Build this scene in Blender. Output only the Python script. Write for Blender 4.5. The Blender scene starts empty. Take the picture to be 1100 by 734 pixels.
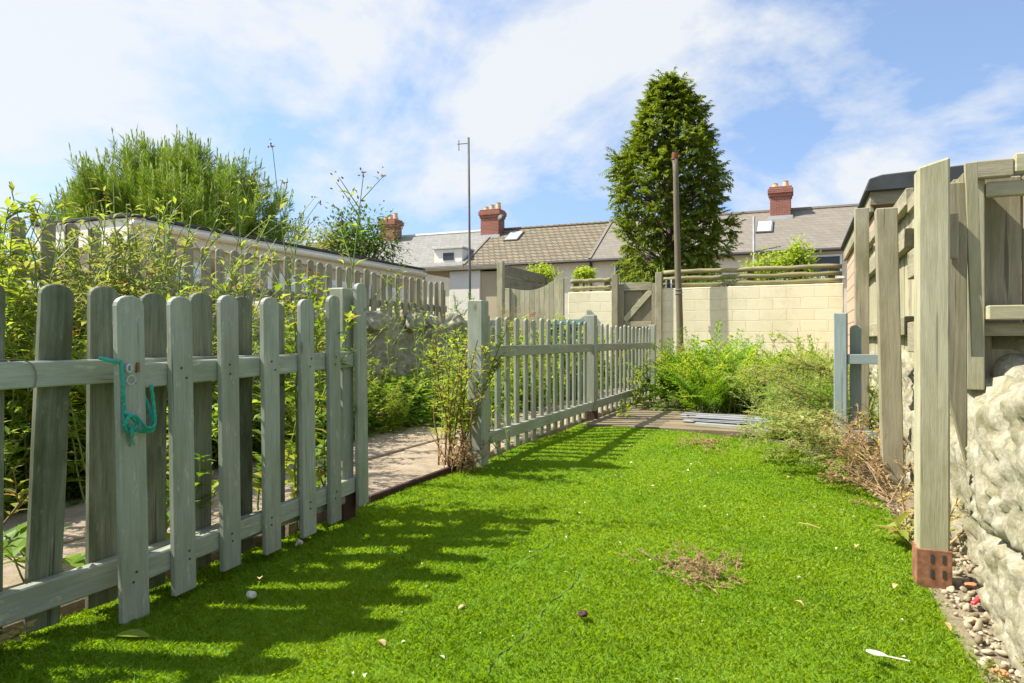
import bpy, bmesh, math, random
import numpy as np
from mathutils import Vector, Matrix, noise as mnoise

R = math.radians
TH = R(23.0); CT, ST = math.cos(TH), math.sin(TH)
CAMH, F = 0.777, 733.0
scn = bpy.context.scene
COL = scn.collection
rng = np.random.default_rng(11)
random.seed(5)

# ------------------------------------------------------------------ geometry of the view (pixel -> place)
def ray(px, py):
    k = (px - 550.0) / F
    return k * CT - ST, k * ST + CT, (365.0 - py) / F
def on_z(px, py, z=0.0):
    d = ray(px, py); t = (z - CAMH) / d[2]
    return Vector((d[0]*t, d[1]*t, z))
def on_x(px, py, x):
    d = ray(px, py); t = x / d[0]
    return Vector((x, d[1]*t, CAMH + d[2]*t))
def on_y(px, py, y):
    d = ray(px, py); t = y / d[1]
    return Vector((d[0]*t, y, CAMH + d[2]*t))
def at_depth(px, py, Z):
    d = ray(px, py)
    return Vector((d[0]*Z, d[1]*Z, CAMH + d[2]*Z))

# ------------------------------------------------------------------ materials
class NT:
    def __init__(self, name):
        self.m = bpy.data.materials.new(name); self.m.use_nodes = True
        self.t = self.m.node_tree; self.n = self.t.nodes; self.l = self.t.links
        self.bsdf = self.n['Principled BSDF']; self.out = self.n['Material Output']
        self.bsdf.inputs['Specular IOR Level'].default_value = 0.3
    def new(self, typ, **kw):
        x = self.n.new(typ)
        for k, v in kw.items(): setattr(x, k, v)
        return x
    def link(self, a, b): self.l.new(a, b)
    def setin(self, sock, v):
        if hasattr(v, 'links') or isinstance(v, bpy.types.NodeSocket): self.l.new(v, sock)
        else: sock.default_value = (tuple(v) + (1,)) if (isinstance(v, (tuple, list)) and len(v) == 3 and sock.type == 'RGBA') else v
    def coords(self, scale=(1, 1, 1), rand=True):
        tc = self.new('ShaderNodeTexCoord'); mp = self.new('ShaderNodeMapping')
        mp.inputs['Scale'].default_value = scale
        if rand:
            oi = self.new('ShaderNodeObjectInfo'); mul = self.new('ShaderNodeMath', operation='MULTIPLY'); mul.inputs[1].default_value = 23.0
            self.link(oi.outputs['Random'], mul.inputs[0])
            ad = self.new('ShaderNodeVectorMath', operation='ADD')
            self.link(tc.outputs['Object'], ad.inputs[0]); self.link(mul.outputs[0], ad.inputs[1])
            self.link(ad.outputs[0], mp.inputs['Vector'])
        else:
            self.link(tc.outputs['Object'], mp.inputs['Vector'])
        return mp.outputs[0]
    def noise(self, vec, scale, detail=4, rough=0.6, dist=0.0):
        x = self.new('ShaderNodeTexNoise'); self.link(vec, x.inputs['Vector'])
        x.inputs['Scale'].default_value = scale; x.inputs['Detail'].default_value = detail
        x.inputs['Roughness'].default_value = rough; x.inputs['Distortion'].default_value = dist
        return x.outputs['Fac']
    def ramp(self, fac, stops):
        x = self.new('ShaderNodeValToRGB'); self.link(fac, x.inputs[0]); e = x.color_ramp.elements
        while len(e) < len(stops): e.new(0.5)
        for i, (p, c) in enumerate(stops):
            e[i].position = p
            e[i].color = (c, c, c, 1) if isinstance(c, (int, float)) else tuple(c) + (1,)
        return x.outputs[0]
    def mix(self, fac, a, b, mode='MIX'):
        x = self.new('ShaderNodeMix', data_type='RGBA', blend_type=mode)
        self.setin(x.inputs[0], fac); self.setin(x.inputs[6], a); self.setin(x.inputs[7], b)
        return x.outputs[2]
    def math(self, op, a, b=0.0):
        x = self.new('ShaderNodeMath', operation=op); self.setin(x.inputs[0], a); self.setin(x.inputs[1], b)
        return x.outputs[0]
    def bump(self, h, strength=0.3, dist=0.01):
        x = self.new('ShaderNodeBump'); self.link(h, x.inputs['Height'])
        x.inputs['Strength'].default_value = strength; x.inputs['Distance'].default_value = dist
        self.link(x.outputs[0], self.bsdf.inputs['Normal'])
    def color(self, c): self.setin(self.bsdf.inputs['Base Color'], c)
    def rough(self, r): self.setin(self.bsdf.inputs['Roughness'], r)

def m_plain(name, c, rough=0.6, var=0.18, scale=6.0, metal=0.0, bump=0.15):
    m = NT(name); v = m.coords(); f = m.noise(v, scale, 6, 0.65)
    lo = tuple(x*(1-var) for x in c); hi = tuple(min(1, x*(1+var)) for x in c)
    m.color(m.ramp(f, [(0.3, lo), (0.7, hi)])); m.rough(rough); m.bsdf.inputs['Metallic'].default_value = metal
    if bump: m.bump(m.noise(v, scale*12, 3), bump, 0.003)
    return m.m

def m_wood(name, base, light, stain, axis='z', stain_amt=0.55, grain=1.0, rough=0.8, peel=None):
    m = NT(name)
    s = {'x': (0.06, 1, 1), 'y': (1, 0.06, 1), 'z': (1, 1, 0.06)}[axis]
    g = m.noise(m.coords(s), 85, 5, 0.7, 0.4)
    fine = m.noise(m.coords(s), 330, 2, 0.6)
    big = m.noise(m.coords(tuple(0.35 if q < 1 else 1 for q in s)), 7.5, 5, 0.65)
    c = m.mix(m.ramp(g, [(0.33, 0.0), (0.7, 1.0)]), base, light)
    oi = m.new('ShaderNodeObjectInfo')
    c = m.mix(m.math('MULTIPLY', oi.outputs['Random'], 0.45), c, tuple(x*0.62 for x in base))
    c = m.mix(m.math('MULTIPLY', m.ramp(big, [(0.44, 0.0), (0.68, 1.0)]), stain_amt), c, stain)
    if peel:
        p = m.noise(m.coords(tuple(0.3 if q < 1 else 1 for q in s)), 38, 6, 0.75)
        c = m.mix(m.ramp(p, [(0.58, 0.0), (0.66, 0.85)]), c, peel)
    ck = m.noise(m.coords(tuple(0.028 if q < 1 else 1 for q in s)), 55, 3, 0.5)
    c = m.mix(m.ramp(ck, [(0.66, 0.0), (0.70, 0.7)]), c, tuple(x*0.28 for x in base))
    kn = m.new('ShaderNodeTexVoronoi'); m.link(m.coords(tuple(0.45 if q < 1 else 1 for q in s)), kn.inputs['Vector']); kn.inputs['Scale'].default_value = 7.0
    c = m.mix(m.ramp(kn.outputs['Distance'], [(0.06, 0.85), (0.12, 0.0)]), c, tuple(x*0.35 for x in base))
    m.color(c); m.rough(rough)
    m.bump(m.math('ADD', g, m.math('MULTIPLY', fine, 0.4)), 0.35*grain, 0.004)
    return m.m

def m_leaf(name, c1, c2, trans=0.4, rough=0.5, tint=None, patch=0.0, patch_c=None, objvar=0.25):
    m = NT(name)
    ge = m.new('ShaderNodeNewGeometry')
    c = m.ramp(ge.outputs['Random Per Island'], [(0.0, c1), (1.0, c2)])
    if tint: c = m.mix(m.ramp(ge.outputs['Random Per Island'], [(0.93, 0.0), (0.95, 1.0)]), c, tint)
    oi = m.new('ShaderNodeObjectInfo')
    c = m.mix(m.math('MULTIPLY', oi.outputs['Random'], objvar), c, tuple(x*0.55 for x in c1))
    if patch:
        f = m.noise(m.coords(rand=False), patch, 4, 0.6)
        c = m.mix(m.ramp(f, [(0.42, 0.0), (0.66, 0.65)]), c, patch_c)
    m.color(c); m.rough(rough)
    tr = m.new('ShaderNodeBsdfTranslucent')
    hs = m.new('ShaderNodeHueSaturation'); hs.inputs['Hue'].default_value = 0.485; hs.inputs['Value'].default_value = 1.55; hs.inputs['Saturation'].default_value = 1.05
    m.link(c, hs.inputs['Color']); m.link(hs.outputs[0], tr.inputs['Color'])
    mx = m.new('ShaderNodeMixShader'); mx.inputs[0].default_value = trans
    m.link(m.bsdf.outputs[0], mx.inputs[1]); m.link(tr.outputs[0], mx.inputs[2]); m.link(mx.outputs[0], m.out.inputs['Surface'])
    return m.m

M = {}
PB, PL, PS = (0.30, 0.325, 0.255), (0.44, 0.455, 0.36), (0.17, 0.185, 0.09)
for ax in 'xyz':
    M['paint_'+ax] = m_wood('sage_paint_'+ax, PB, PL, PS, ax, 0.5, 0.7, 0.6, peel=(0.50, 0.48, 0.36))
    M['old_'+ax] = m_wood('weathered_shaded_paint_'+ax, (0.12, 0.13, 0.08), (0.26, 0.28, 0.195), (0.05, 0.055, 0.018), ax, 0.85, 1.0, 0.75, peel=(0.24, 0.23, 0.15))  # dark tone mixes algae and wear with painted shade from the gate
    M['grey_'+ax] = m_wood('grey_timber_'+ax, (0.30, 0.265, 0.175), (0.49, 0.44, 0.30), (0.17, 0.155, 0.075), ax, 0.75, 1.2, 0.85)
    M['pale_'+ax] = m_wood('pale_timber_'+ax, (0.39, 0.36, 0.23), (0.56, 0.52, 0.35), (0.23, 0.225, 0.10), ax, 0.65, 1.1, 0.8)
    M['blue_'+ax] = m_wood('blue_paint_'+ax, (0.215, 0.275, 0.275), (0.31, 0.365, 0.35), (0.14, 0.19, 0.17), ax, 0.4, 0.6, 0.6)
    M['dull_'+ax] = m_wood('dull_timber_'+ax, (0.22, 0.19, 0.12), (0.36, 0.32, 0.21), (0.14, 0.14, 0.06), ax, 0.6, 1.1, 0.85)

def m_white_stone(name, base=(0.50, 0.46, 0.35), stain=(0.22, 0.20, 0.10), amt=0.9):
    m = NT(name); v = m.coords(rand=False)
    a = m.noise(v, 11, 10, 0.78, 0.8); b = m.noise(v, 42, 9, 0.78, 0.3); d = m.noise(v, 2.2, 5, 0.6)
    c = m.mix(m.math('MULTIPLY', m.ramp(a, [(0.42, 0.0), (0.58, 1.0)]), amt), base, stain)
    c = m.mix(m.ramp(b, [(0.50, 0.0), (0.62, 0.75)]), c, (0.30, 0.27, 0.165))
    c = m.mix(m.ramp(d, [(0.5, 0.0), (0.8, 0.35)]), c, (0.42, 0.42, 0.24))
    m.color(c); m.rough(0.9); m.bump(m.math('ADD', m.noise(v, 85, 6, 0.8), m.math('MULTIPLY', b, 1.2)), 0.8, 0.006)
    return m.m
M['deckwood'] = m_wood('deck_timber', (0.19, 0.145, 0.085), (0.32, 0.255, 0.16), (0.13, 0.11, 0.045), 'x', 0.7, 1.3)
M['limestone'] = m_white_stone('limewashed_stone')
M['rubble'] = m_white_stone('rubble_stone', (0.47, 0.43, 0.29), (0.26, 0.24, 0.13), 0.6)
M['dirtyrender'] = m_white_stone('stained_render', (0.33, 0.30, 0.17), (0.17, 0.16, 0.06), 0.8)

def m_blocks():
    m = NT('cream_painted_block'); v = m.coords(rand=False)
    tc = m.new('ShaderNodeTexCoord'); sp = m.new('ShaderNodeSeparateXYZ'); cb = m.new('ShaderNodeCombineXYZ')
    m.link(tc.outputs['Object'], sp.inputs[0]); m.link(sp.outputs['X'], cb.inputs['X']); m.link(sp.outputs['Z'], cb.inputs['Y'])
    wob = m.new('ShaderNodeTexNoise'); m.link(cb.outputs[0], wob.inputs['Vector']); wob.inputs['Scale'].default_value = 6
    wv = m.new('ShaderNodeVectorMath', operation='SCALE'); m.link(wob.outputs['Color'], wv.inputs[0]); wv.inputs['Scale'].default_value = 0.034
    av = m.new('ShaderNodeVectorMath', operation='ADD'); m.link(cb.outputs[0], av.inputs[0]); m.link(wv.outputs[0], av.inputs[1])
    br = m.new('ShaderNodeTexBrick'); m.link(av.outputs[0], br.inputs['Vector'])
    br.inputs['Scale'].default_value = 1.0; br.inputs['Brick Width'].default_value = 0.42; br.inputs['Row Height'].default_value = 0.185
    br.inputs['Mortar Size'].default_value = 0.007; br.inputs['Mortar Smooth'].default_value = 0.6
    br.inputs['Color1'].default_value = (0.84, 0.77, 0.54, 1); br.inputs['Color2'].default_value = (0.79, 0.72, 0.49, 1)
    br.inputs['Mortar'].default_value = (0.72, 0.65, 0.44, 1)
    st = m.noise(v, 2.0, 7, 0.7); pe = m.noise(v, 11, 7, 0.78)
    c = m.mix(m.ramp(st, [(0.50, 0.0), (0.74, 0.6)]), br.outputs['Color'], (0.54, 0.49, 0.30))
    c = m.mix(m.ramp(pe, [(0.61, 0.0), (0.68, 0.7)]), c, (0.42, 0.37, 0.24))
    m.color(c); m.rough(0.9)
    inv = m.math('SUBTRACT', 1.0, br.outputs['Fac'])
    m.bump(m.math('ADD', inv, m.math('MULTIPLY', m.noise(v, 60, 5), 0.3)), 0.5, 0.008)
    return m.m
M['blocks'] = m_blocks()

def m_brick(name, c1, c2, mort, bw, rh, axis='y', ms=0.01):
    m = NT(name); tc = m.new('ShaderNodeTexCoord'); sp = m.new('ShaderNodeSeparateXYZ'); cb = m.new('ShaderNodeCombineXYZ')
    m.link(tc.outputs['Object'], sp.inputs[0])
    m.link(m.math('ADD', sp.outputs['X'], sp.outputs['Y']), cb.inputs['X']); m.link(sp.outputs['Z'], cb.inputs['Y'])
    br = m.new('ShaderNodeTexBrick'); m.link(cb.outputs[0], br.inputs['Vector']); br.inputs['Scale'].default_value = 1.0
    br.inputs['Brick Width'].default_value = bw; br.inputs['Row Height'].default_value = rh; br.inputs['Mortar Size'].default_value = ms
    br.inputs['Color1'].default_value = c1 + (1,); br.inputs['Color2'].default_value = c2 + (1,); br.inputs['Mortar'].default_value = mort + (1,)
    v = m.coords(rand=False)
    c = m.mix(m.ramp(m.noise(v, 3, 6, 0.7), [(0.45, 0.0), (0.8, 0.5)]), br.outputs['Color'], tuple(x*0.6 for x in c1))
    m.color(c); m.rough(0.9); m.bump(m.math('SUBTRACT', 1.0, br.outputs['Fac']), 0.5, 0.01)
    return m.m
M['redbrick'] = m_brick('red_brick', (0.34, 0.11, 0.07), (0.26, 0.08, 0.05), (0.30, 0.22, 0.17), 0.24, 0.08)
M['pinkclad'] = m_brick('pink_cladding', (0.52, 0.36, 0.25), (0.47, 0.32, 0.22), (0.27, 0.18, 0.12), 6.0, 0.17, ms=0.012)
M['slate'] = m_brick('grey_slate', (0.27, 0.26, 0.23), (0.22, 0.21, 0.19), (0.16, 0.155, 0.14), 0.3, 0.16, ms=0.008)
M['slate_dark'] = m_brick('brown_slate', (0.235, 0.205, 0.16), (0.20, 0.175, 0.14), (0.15, 0.13, 0.105), 0.3, 0.16, ms=0.008)
M['tile'] = m_brick('brown_concrete_tile', (0.245, 0.20, 0.13), (0.175, 0.145, 0.095), (0.08, 0.067, 0.045), 0.34, 0.21, ms=0.03)
M['cream'] = m_plain('cream_render', (0.66, 0.60, 0.46), 0.9, 0.1, 1.5)
M['whitewall'] = m_plain('white_render', (0.84, 0.80, 0.70), 0.9, 0.07, 1.5)
M['fascia'] = m_plain('cream_fascia', (0.72, 0.66, 0.50), 0.5, 0.06, 2.0, bump=0)
M['beige'] = m_plain('beige_panel', (0.52, 0.44, 0.29), 0.8, 0.1, 2.0)
M['felt'] = m_plain('roof_felt', (0.055, 0.06, 0.06), 0.8, 0.25, 5.0)
M['glass'] = m_plain('dark_glass', (0.05, 0.06, 0.07), 0.08, 0.1, 1.0, bump=0)
M['sky_glass'] = m_plain('rooflight_glass', (0.62, 0.68, 0.72), 0.1, 0.05, 1.0, bump=0)
M['upvc'] = m_plain('white_plastic', (0.8, 0.8, 0.78), 0.4, 0.04, 2.0, bump=0)
M['pipe'] = m_plain('dark_plastic', (0.05, 0.05, 0.05), 0.5, 0.1, 2.0, bump=0)
M['pot'] = m_plain('chimney_clay', (0.58, 0.40, 0.20), 0.8, 0.2, 3.0)
M['lead'] = m_plain('lead_flashing', (0.48, 0.48, 0.46), 0.6, 0.15, 3.0)
M['steel'] = m_plain('galvanised_steel', (0.13, 0.13, 0.12), 0.7, 0.2, 9.0)
M['rust'] = m_plain('rusty_bracket', (0.25, 0.115, 0.06), 0.9, 0.55, 30.0)
M['rustpole'] = m_plain('rusty_pole', (0.17, 0.065, 0.03), 0.8, 0.3, 12.0)
M['brownbase'] = m_plain('brown_post_base', (0.055, 0.025, 0.018), 0.7, 0.3, 25.0)
M['rust_wire'] = m_plain('old_wire', (0.20, 0.17, 0.11), 0.7, 0.2, 30.0, bump=0)
M['brass'] = m_plain('old_brass', (0.20, 0.10, 0.04), 0.5, 0.4, 40.0, metal=0.5)
M['nail'] = m_plain('nail_head', (0.07, 0.06, 0.05), 0.6, 0.2, 40.0)
M['rope'] = m_plain('turquoise_rope', (0.03, 0.33, 0.24), 0.7, 0.25, 60.0)
M['log'] = m_wood('olive_log', (0.24, 0.21, 0.09), (0.42, 0.38, 0.20), (0.12, 0.12, 0.05), 'x', 0.6, 1.2)
M['pole_wood'] = m_wood('old_pole', (0.16, 0.13, 0.08), (0.27, 0.23, 0.15), (0.10, 0.09, 0.05), 'z', 0.5, 1.2)
M['binplastic'] = m_plain('green_bin', (0.03, 0.09, 0.05), 0.45, 0.15, 5.0, bump=0)
M['tubplastic'] = m_plain('green_sack', (0.05, 0.42, 0.17), 0.35, 0.15, 8.0, bump=0.3)
M['sheet'] = m_plain('blue_grey_sheet', (0.25, 0.26, 0.26), 0.85, 0.2, 7.0)
M['red'] = m_plain('red_plastic', (0.75, 0.05, 0.07), 0.4, 0.1, 20.0, bump=0)
M['terracotta'] = m_plain('terracotta_chip', (0.5, 0.22, 0.10), 0.85, 0.2, 25.0)
M['feather'] = m_plain('white_feather', (0.55, 0.52, 0.43), 0.8, 0.08, 40.0)
M['dryleaf'] = m_leaf('dry_leaf', (0.45, 0.28, 0.10), (0.62, 0.46, 0.24), 0.15, 0.7)
M['petal'] = m_leaf('pale_petal', (0.72, 0.72, 0.55), (0.60, 0.58, 0.36), 0.2, 0.7)
M['bark'] = m_plain('tree_bark', (0.13, 0.095, 0.06), 0.9, 0.35, 14.0, bump=0.6)
M['stem'] = m_plain('green_stem', (0.20, 0.27, 0.07), 0.6, 0.3, 20.0, bump=0)
M['stem_red'] = m_plain('reddish_stem', (0.20, 0.12, 0.05), 0.7, 0.3, 20.0, bump=0)
M['stem_dry'] = m_plain('dry_stem', (0.34, 0.23, 0.12), 0.8, 0.4, 14.0, bump=0)
M['weedleaf'] = m_leaf('weed_leaf', (0.15, 0.24, 0.018), (0.40, 0.47, 0.07), 0.48, tint=(0.40, 0.34, 0.06))
M['limeleaf'] = m_leaf('lime_leaf', (0.21, 0.34, 0.02), (0.46, 0.55, 0.07), 0.48, tint=(0.45, 0.40, 0.07))
M['midleaf'] = m_leaf('mid_leaf', (0.09, 0.19, 0.014), (0.22, 0.35, 0.03), 0.44)
M['oliveleaf'] = m_leaf('olive_leaf', (0.18, 0.23, 0.035), (0.38, 0.40, 0.09), 0.42, tint=(0.36, 0.20, 0.07))
M['fernleaf'] = m_leaf('feathery_leaf', (0.12, 0.27, 0.012), (0.24, 0.40, 0.03), 0.42)
M['greyleaf'] = m_leaf('pale_leaf', (0.22, 0.29, 0.05), (0.40, 0.44, 0.12), 0.40, tint=(0.6, 0.52, 0.28))
M['deadleaf'] = m_leaf('dead_leaf', (0.27, 0.155, 0.065), (0.52, 0.40, 0.19), 0.3, 0.75)
M['strawleaf'] = m_leaf('straw_leaf', (0.42, 0.36, 0.10), (0.58, 0.50, 0.20), 0.35, 0.7)
M['conifer'] = m_leaf('conifer_spray', (0.075, 0.13, 0.008), (0.27, 0.34, 0.035), 0.34, 0.55, objvar=0.0)
M['pine'] = m_leaf('pine_needle', (0.08, 0.165, 0.012), (0.26, 0.37, 0.04), 0.30, 0.5, objvar=0.0)
M['candle'] = m_leaf('pine_candle', (0.27, 0.37, 0.07), (0.44, 0.52, 0.15), 0.25, 0.5, objvar=0.0)
M['treeleaf'] = m_leaf('tree_leaf', (0.05, 0.12, 0.012), (0.15, 0.24, 0.03), 0.35)
M['yellow'] = m_plain('yellow_petals', (0.80, 0.55, 0.02), 0.6, 0.1, 30.0, bump=0)
M['orange'] = m_plain('orange_petals', (0.85, 0.25, 0.02), 0.6, 0.1, 30.0, bump=0)
M['pink'] = m_plain('pink_petals', (0.72, 0.25, 0.20), 0.6, 0.12, 30.0, bump=0)
M['seed'] = m_plain('brown_seed', (0.15, 0.13, 0.05), 0.8, 0.3, 30.0, bump=0)
M['grass'] = m_leaf('grass_blade', (0.178, 0.312, 0.008), (0.295, 0.425, 0.016), 0.42, 0.5, patch=1.7, patch_c=(0.13, 0.28, 0.007), tint=(0.30, 0.40, 0.05), objvar=0.0)

def m_lawn():
    m = NT('lawn_base'); v = m.coords(rand=False)
    c = m.ramp(m.noise(v, 130, 4, 0.7), [(0.3, (0.11, 0.23, 0.006)), (0.7, (0.20, 0.35, 0.012))])
    c = m.mix(m.ramp(m.noise(v, 2.2, 5, 0.65), [(0.4, 0.0), (0.65, 0.5)]), c, (0.15, 0.26, 0.005))
    m.color(c); m.rough(0.8); m.bump(m.noise(v, 220, 3, 0.7), 0.8, 0.012)
    return m.m
M['lawn'] = m_lawn()
def m_soil(name, a, b, s=14):
    m = NT(name); v = m.coords(rand=False)
    m.color(m.ramp(m.noise(v, s, 9, 0.75), [(0.3, a), (0.7, b)])); m.rough(0.95); m.bump(m.noise(v, s*3, 8, 0.75), 0.8, 0.02)
    return m.m
M['soil'] = m_soil('garden_soil', (0.10, 0.08, 0.045), (0.26, 0.21, 0.12))
M['soil_dark'] = m_soil('dark_soil', (0.025, 0.025, 0.01), (0.06, 0.06, 0.02), 40)
M['gravelbed'] = m_soil('gravel_bed', (0.22, 0.17, 0.10), (0.46, 0.39, 0.26), 40)
M['slab'] = m_soil('paving_slab', (0.25, 0.19, 0.125), (0.46, 0.37, 0.265), 9)
M['pebble'] = m_leaf('pebble', (0.20, 0.16, 0.095), (0.52, 0.44, 0.30), 0.0, 0.85)

# ------------------------------------------------------------------ mesh tools
def obj(name, me, mat=None, parent=None, loc=None):
    o = bpy.data.objects.new(name, me); COL.objects.link(o)
    if mat is not None and me is not None and not me.materials: me.materials.append(mat)
    if parent is not None: o.parent = parent
    if loc is not None: o.location = loc
    return o
def tag(o, label=None, cat=None, group=None, kind=None):
    if label: o['label'] = label
    if cat: o['category'] = cat
    if group: o['group'] = group
    if kind: o['kind'] = kind
    return o
def thing(name, label, cat, loc=(0, 0, 0), rz=0.0, group=None):
    o = bpy.data.objects.new(name, None); COL.objects.link(o); o.empty_display_size = 0.1
    o.location = loc; o.rotation_euler = (0, 0, rz)
    return tag(o, label, cat, group)
def dup(root, loc=None, rz=None, scale=None, label=None, rot=None):
    r = root.copy(); COL.objects.link(r)
    if loc is not None: r.location = loc
    if rz is not None: r.rotation_euler = (0, 0, rz)
    if rot is not None: r.rotation_euler = rot
    if scale is not None: r.scale = (scale,)*3 if isinstance(scale, (int, float)) else scale
    if label: r['label'] = label
    for ch in list(root.children):
        c = ch.copy(); COL.objects.link(c); c.parent = r
        for g in list(ch.children):
            d = g.copy(); COL.objects.link(d); d.parent = c
    return r

class Soup:                                   # fast polygon soup -> one mesh
    def __init__(s): s.V = []; s.L = []; s.T = []; s.n = 0
    def add(s, V, Fc):
        V = np.asarray(V, np.float32).reshape(-1, 3); Fc = np.asarray(Fc, np.int32)
        s.V.append(V); s.L.append((Fc + s.n).ravel()); s.T.append(np.full(len(Fc), Fc.shape[1], np.int32)); s.n += len(V)
    def mesh(s, name, smooth=False):
        me = bpy.data.meshes.new(name)
        if not s.V: return me
        V = np.concatenate(s.V); L = np.concatenate(s.L); T = np.concatenate(s.T)
        me.vertices.add(len(V)); me.vertices.foreach_set('co', V.ravel())
        me.loops.add(len(L)); me.loops.foreach_set('vertex_index', L)
        me.polygons.add(len(T)); me.polygons.foreach_set('loop_start', np.concatenate(([0], np.cumsum(T)[:-1])).astype(np.int32))
        me.polygons.foreach_set('loop_total', T)
        if smooth: me.polygons.foreach_set('use_smooth', np.ones(len(T), bool))
        me.update(calc_edges=True); me.validate()
        return me

class MB:                                     # small bmesh builder
    def __init__(s): s.bm = bmesh.new()
    def box(s, x0, x1, y0, y1, z0, z1, mtx=None):
        vs = [s.bm.verts.new((x, y, z)) for x in (x0, x1) for y in (y0, y1) for z in (z0, z1)]
        if mtx is not None:
            for v in vs: v.co = mtx @ v.co
        for f in ((0, 1, 3, 2), (4, 6, 7, 5), (0, 4, 5, 1), (2, 3, 7, 6), (0, 2, 6, 4), (1, 5, 7, 3)):
            s.bm.faces.new([vs[i] for i in f])
        return s
    def prism(s, outline, depth_vec):
        d = Vector(depth_vec); a = [s.bm.verts.new(Vector(p)) for p in outline]; b = [s.bm.verts.new(Vector(p) + d) for p in outline]
        s.bm.faces.new(a); s.bm.faces.new(list(reversed(b))); n = len(a)
        for i in range(n): s.bm.faces.new((a[i], b[i], b[(i+1) % n], a[(i+1) % n]))
        return s
    def beam(s, p, q, w, h, up=(0, 0, 1)):        # box from p to q
        p, q = Vector(p), Vector(q); d = (q - p); L = d.length; d.normalize(); u = Vector(up); sd = d.cross(u).normalized(); u = sd.cross(d)
        vs = []
        for e in (p, q):
            for a, b in ((-1, -1), (1, -1), (1, 1), (-1, 1)): vs.append(s.bm.verts.new(e + sd*(a*w/2) + u*(b*h/2)))
        for f in ((0, 1, 2, 3), (7, 6, 5, 4), (0, 4, 5, 1), (1, 5, 6, 2), (2, 6, 7, 3), (3, 7, 4, 0)): s.bm.faces.new([vs[i] for i in f])
        return s
    def tube(s, pts, r, n=8, cap=True):
        pts = [Vector(p) for p in pts]; rs = r if hasattr(r, '__len__') else [r]*len(pts); rings = []
        for i, p in enumerate(pts):
            d = (pts[min(i+1, len(pts)-1)] - pts[max(i-1, 0)]).normalized()
            u = Vector((0, 0, 1)) if abs(d.z) < 0.9 else Vector((1, 0, 0)); a = d.cross(u).normalized(); b = a.cross(d)
            rings.append([s.bm.verts.new(p + (a*math.cos(6.2832*k/n) + b*math.sin(6.2832*k/n))*rs[i]) for k in range(n)])
        for i in range(len(rings)-1):
            for k in range(n): s.bm.faces.new((rings[i][k], rings[i][(k+1) % n], rings[i+1][(k+1) % n], rings[i+1][k]))
        if cap: s.bm.faces.new(list(reversed(rings[0]))); s.bm.faces.new(rings[-1])
        return s
    def build(s, name, mat, parent=None, bevel=0.0, smooth=False, loc=None):
        bmesh.ops.recalc_face_normals(s.bm, faces=s.bm.faces)
        if bevel:
            es = [e for e in s.bm.edges if len(e.link_faces) == 2 and e.calc_face_angle(0) > 0.6]
            bmesh.ops.bevel(s.bm, geom=es, offset=bevel, segments=1, affect='EDGES', clamp_overlap=True)
        me = bpy.data.meshes.new(name); s.bm.to_mesh(me); s.bm.free()
        if smooth:
            for p in me.polygons: p.use_smooth = True
        return obj(name, me, mat, parent, loc)

def cr(P, m=6):
    out = []; P = [Vector(p) for p in P]
    for i in range(len(P)-1):
        p0, p1, p2, p3 = P[max(i-1, 0)], P[i], P[i+1], P[min(i+2, len(P)-1)]
        for k in range(m):
            t = k/m; out.append(0.5*((2*p1) + (p2-p0)*t + (2*p0-5*p1+4*p2-p3)*t*t + (-p0+3*p1-3*p2+p3)*t**3))
    return out + [P[-1]]
# ------------------------------------------------------------------ foliage tools
def norm(a): return a / np.maximum(np.linalg.norm(a, axis=-1, keepdims=True), 1e-9)
def leaves(soup, P, D, L, W, up=None, curl=0.15, shape=1, fold=0.12):
    P = np.asarray(P, float); D = norm(np.asarray(D, float)); n = len(P)
    if n == 0: return
    U = np.tile((0, 0, 1.0), (n, 1)) if up is None else np.asarray(up, float)
    S = np.cross(D, U); bad = np.linalg.norm(S, axis=1) < 1e-3; S[bad] = (1, 0, 0); S = norm(S); U = np.cross(S, D)
    L = np.asarray(L, float).reshape(-1, 1)*np.ones((n, 1)); W = np.asarray(W, float).reshape(-1, 1)*np.ones((n, 1))
    pt = lambda t, s, u: P + D*(t*L) + S*(s*W) + U*(u*L)
    if shape == 1:
        V = np.stack([pt(0, 0, 0), pt(0.42, 0.5, fold - curl*0.25), pt(0.5, 0, -curl*0.2), pt(0.42, -0.5, fold - curl*0.25), pt(1, 0, -curl)], 1)
        b = np.arange(n)[:, None]*5
        soup.add(V.reshape(-1, 3), np.concatenate([b + np.array([0, 1, 4, 2]), b + np.array([0, 2, 4, 3])]))
    else:                                         # lobed leaf
        o = [(0, 0.04), (0.22, 0.38), (0.36, 0.16), (0.56, 0.5), (0.7, 0.2), (1, 0), (0.7, -0.2), (0.56, -0.5), (0.36, -0.16), (0.22, -0.38), (0, -0.04)]
        V = np.stack([pt(t, s, fold*abs(s)*2 - curl*t*t) for t, s in o] + [pt(0.5, 0, -curl*0.25 - 0.02)], 1)
        k = len(o); b = np.arange(n)[:, None]*(k+1)
        soup.add(V.reshape(-1, 3), np.concatenate([b + np.array([i, (i+1) % k, k]) for i in range(k)]))
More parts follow.
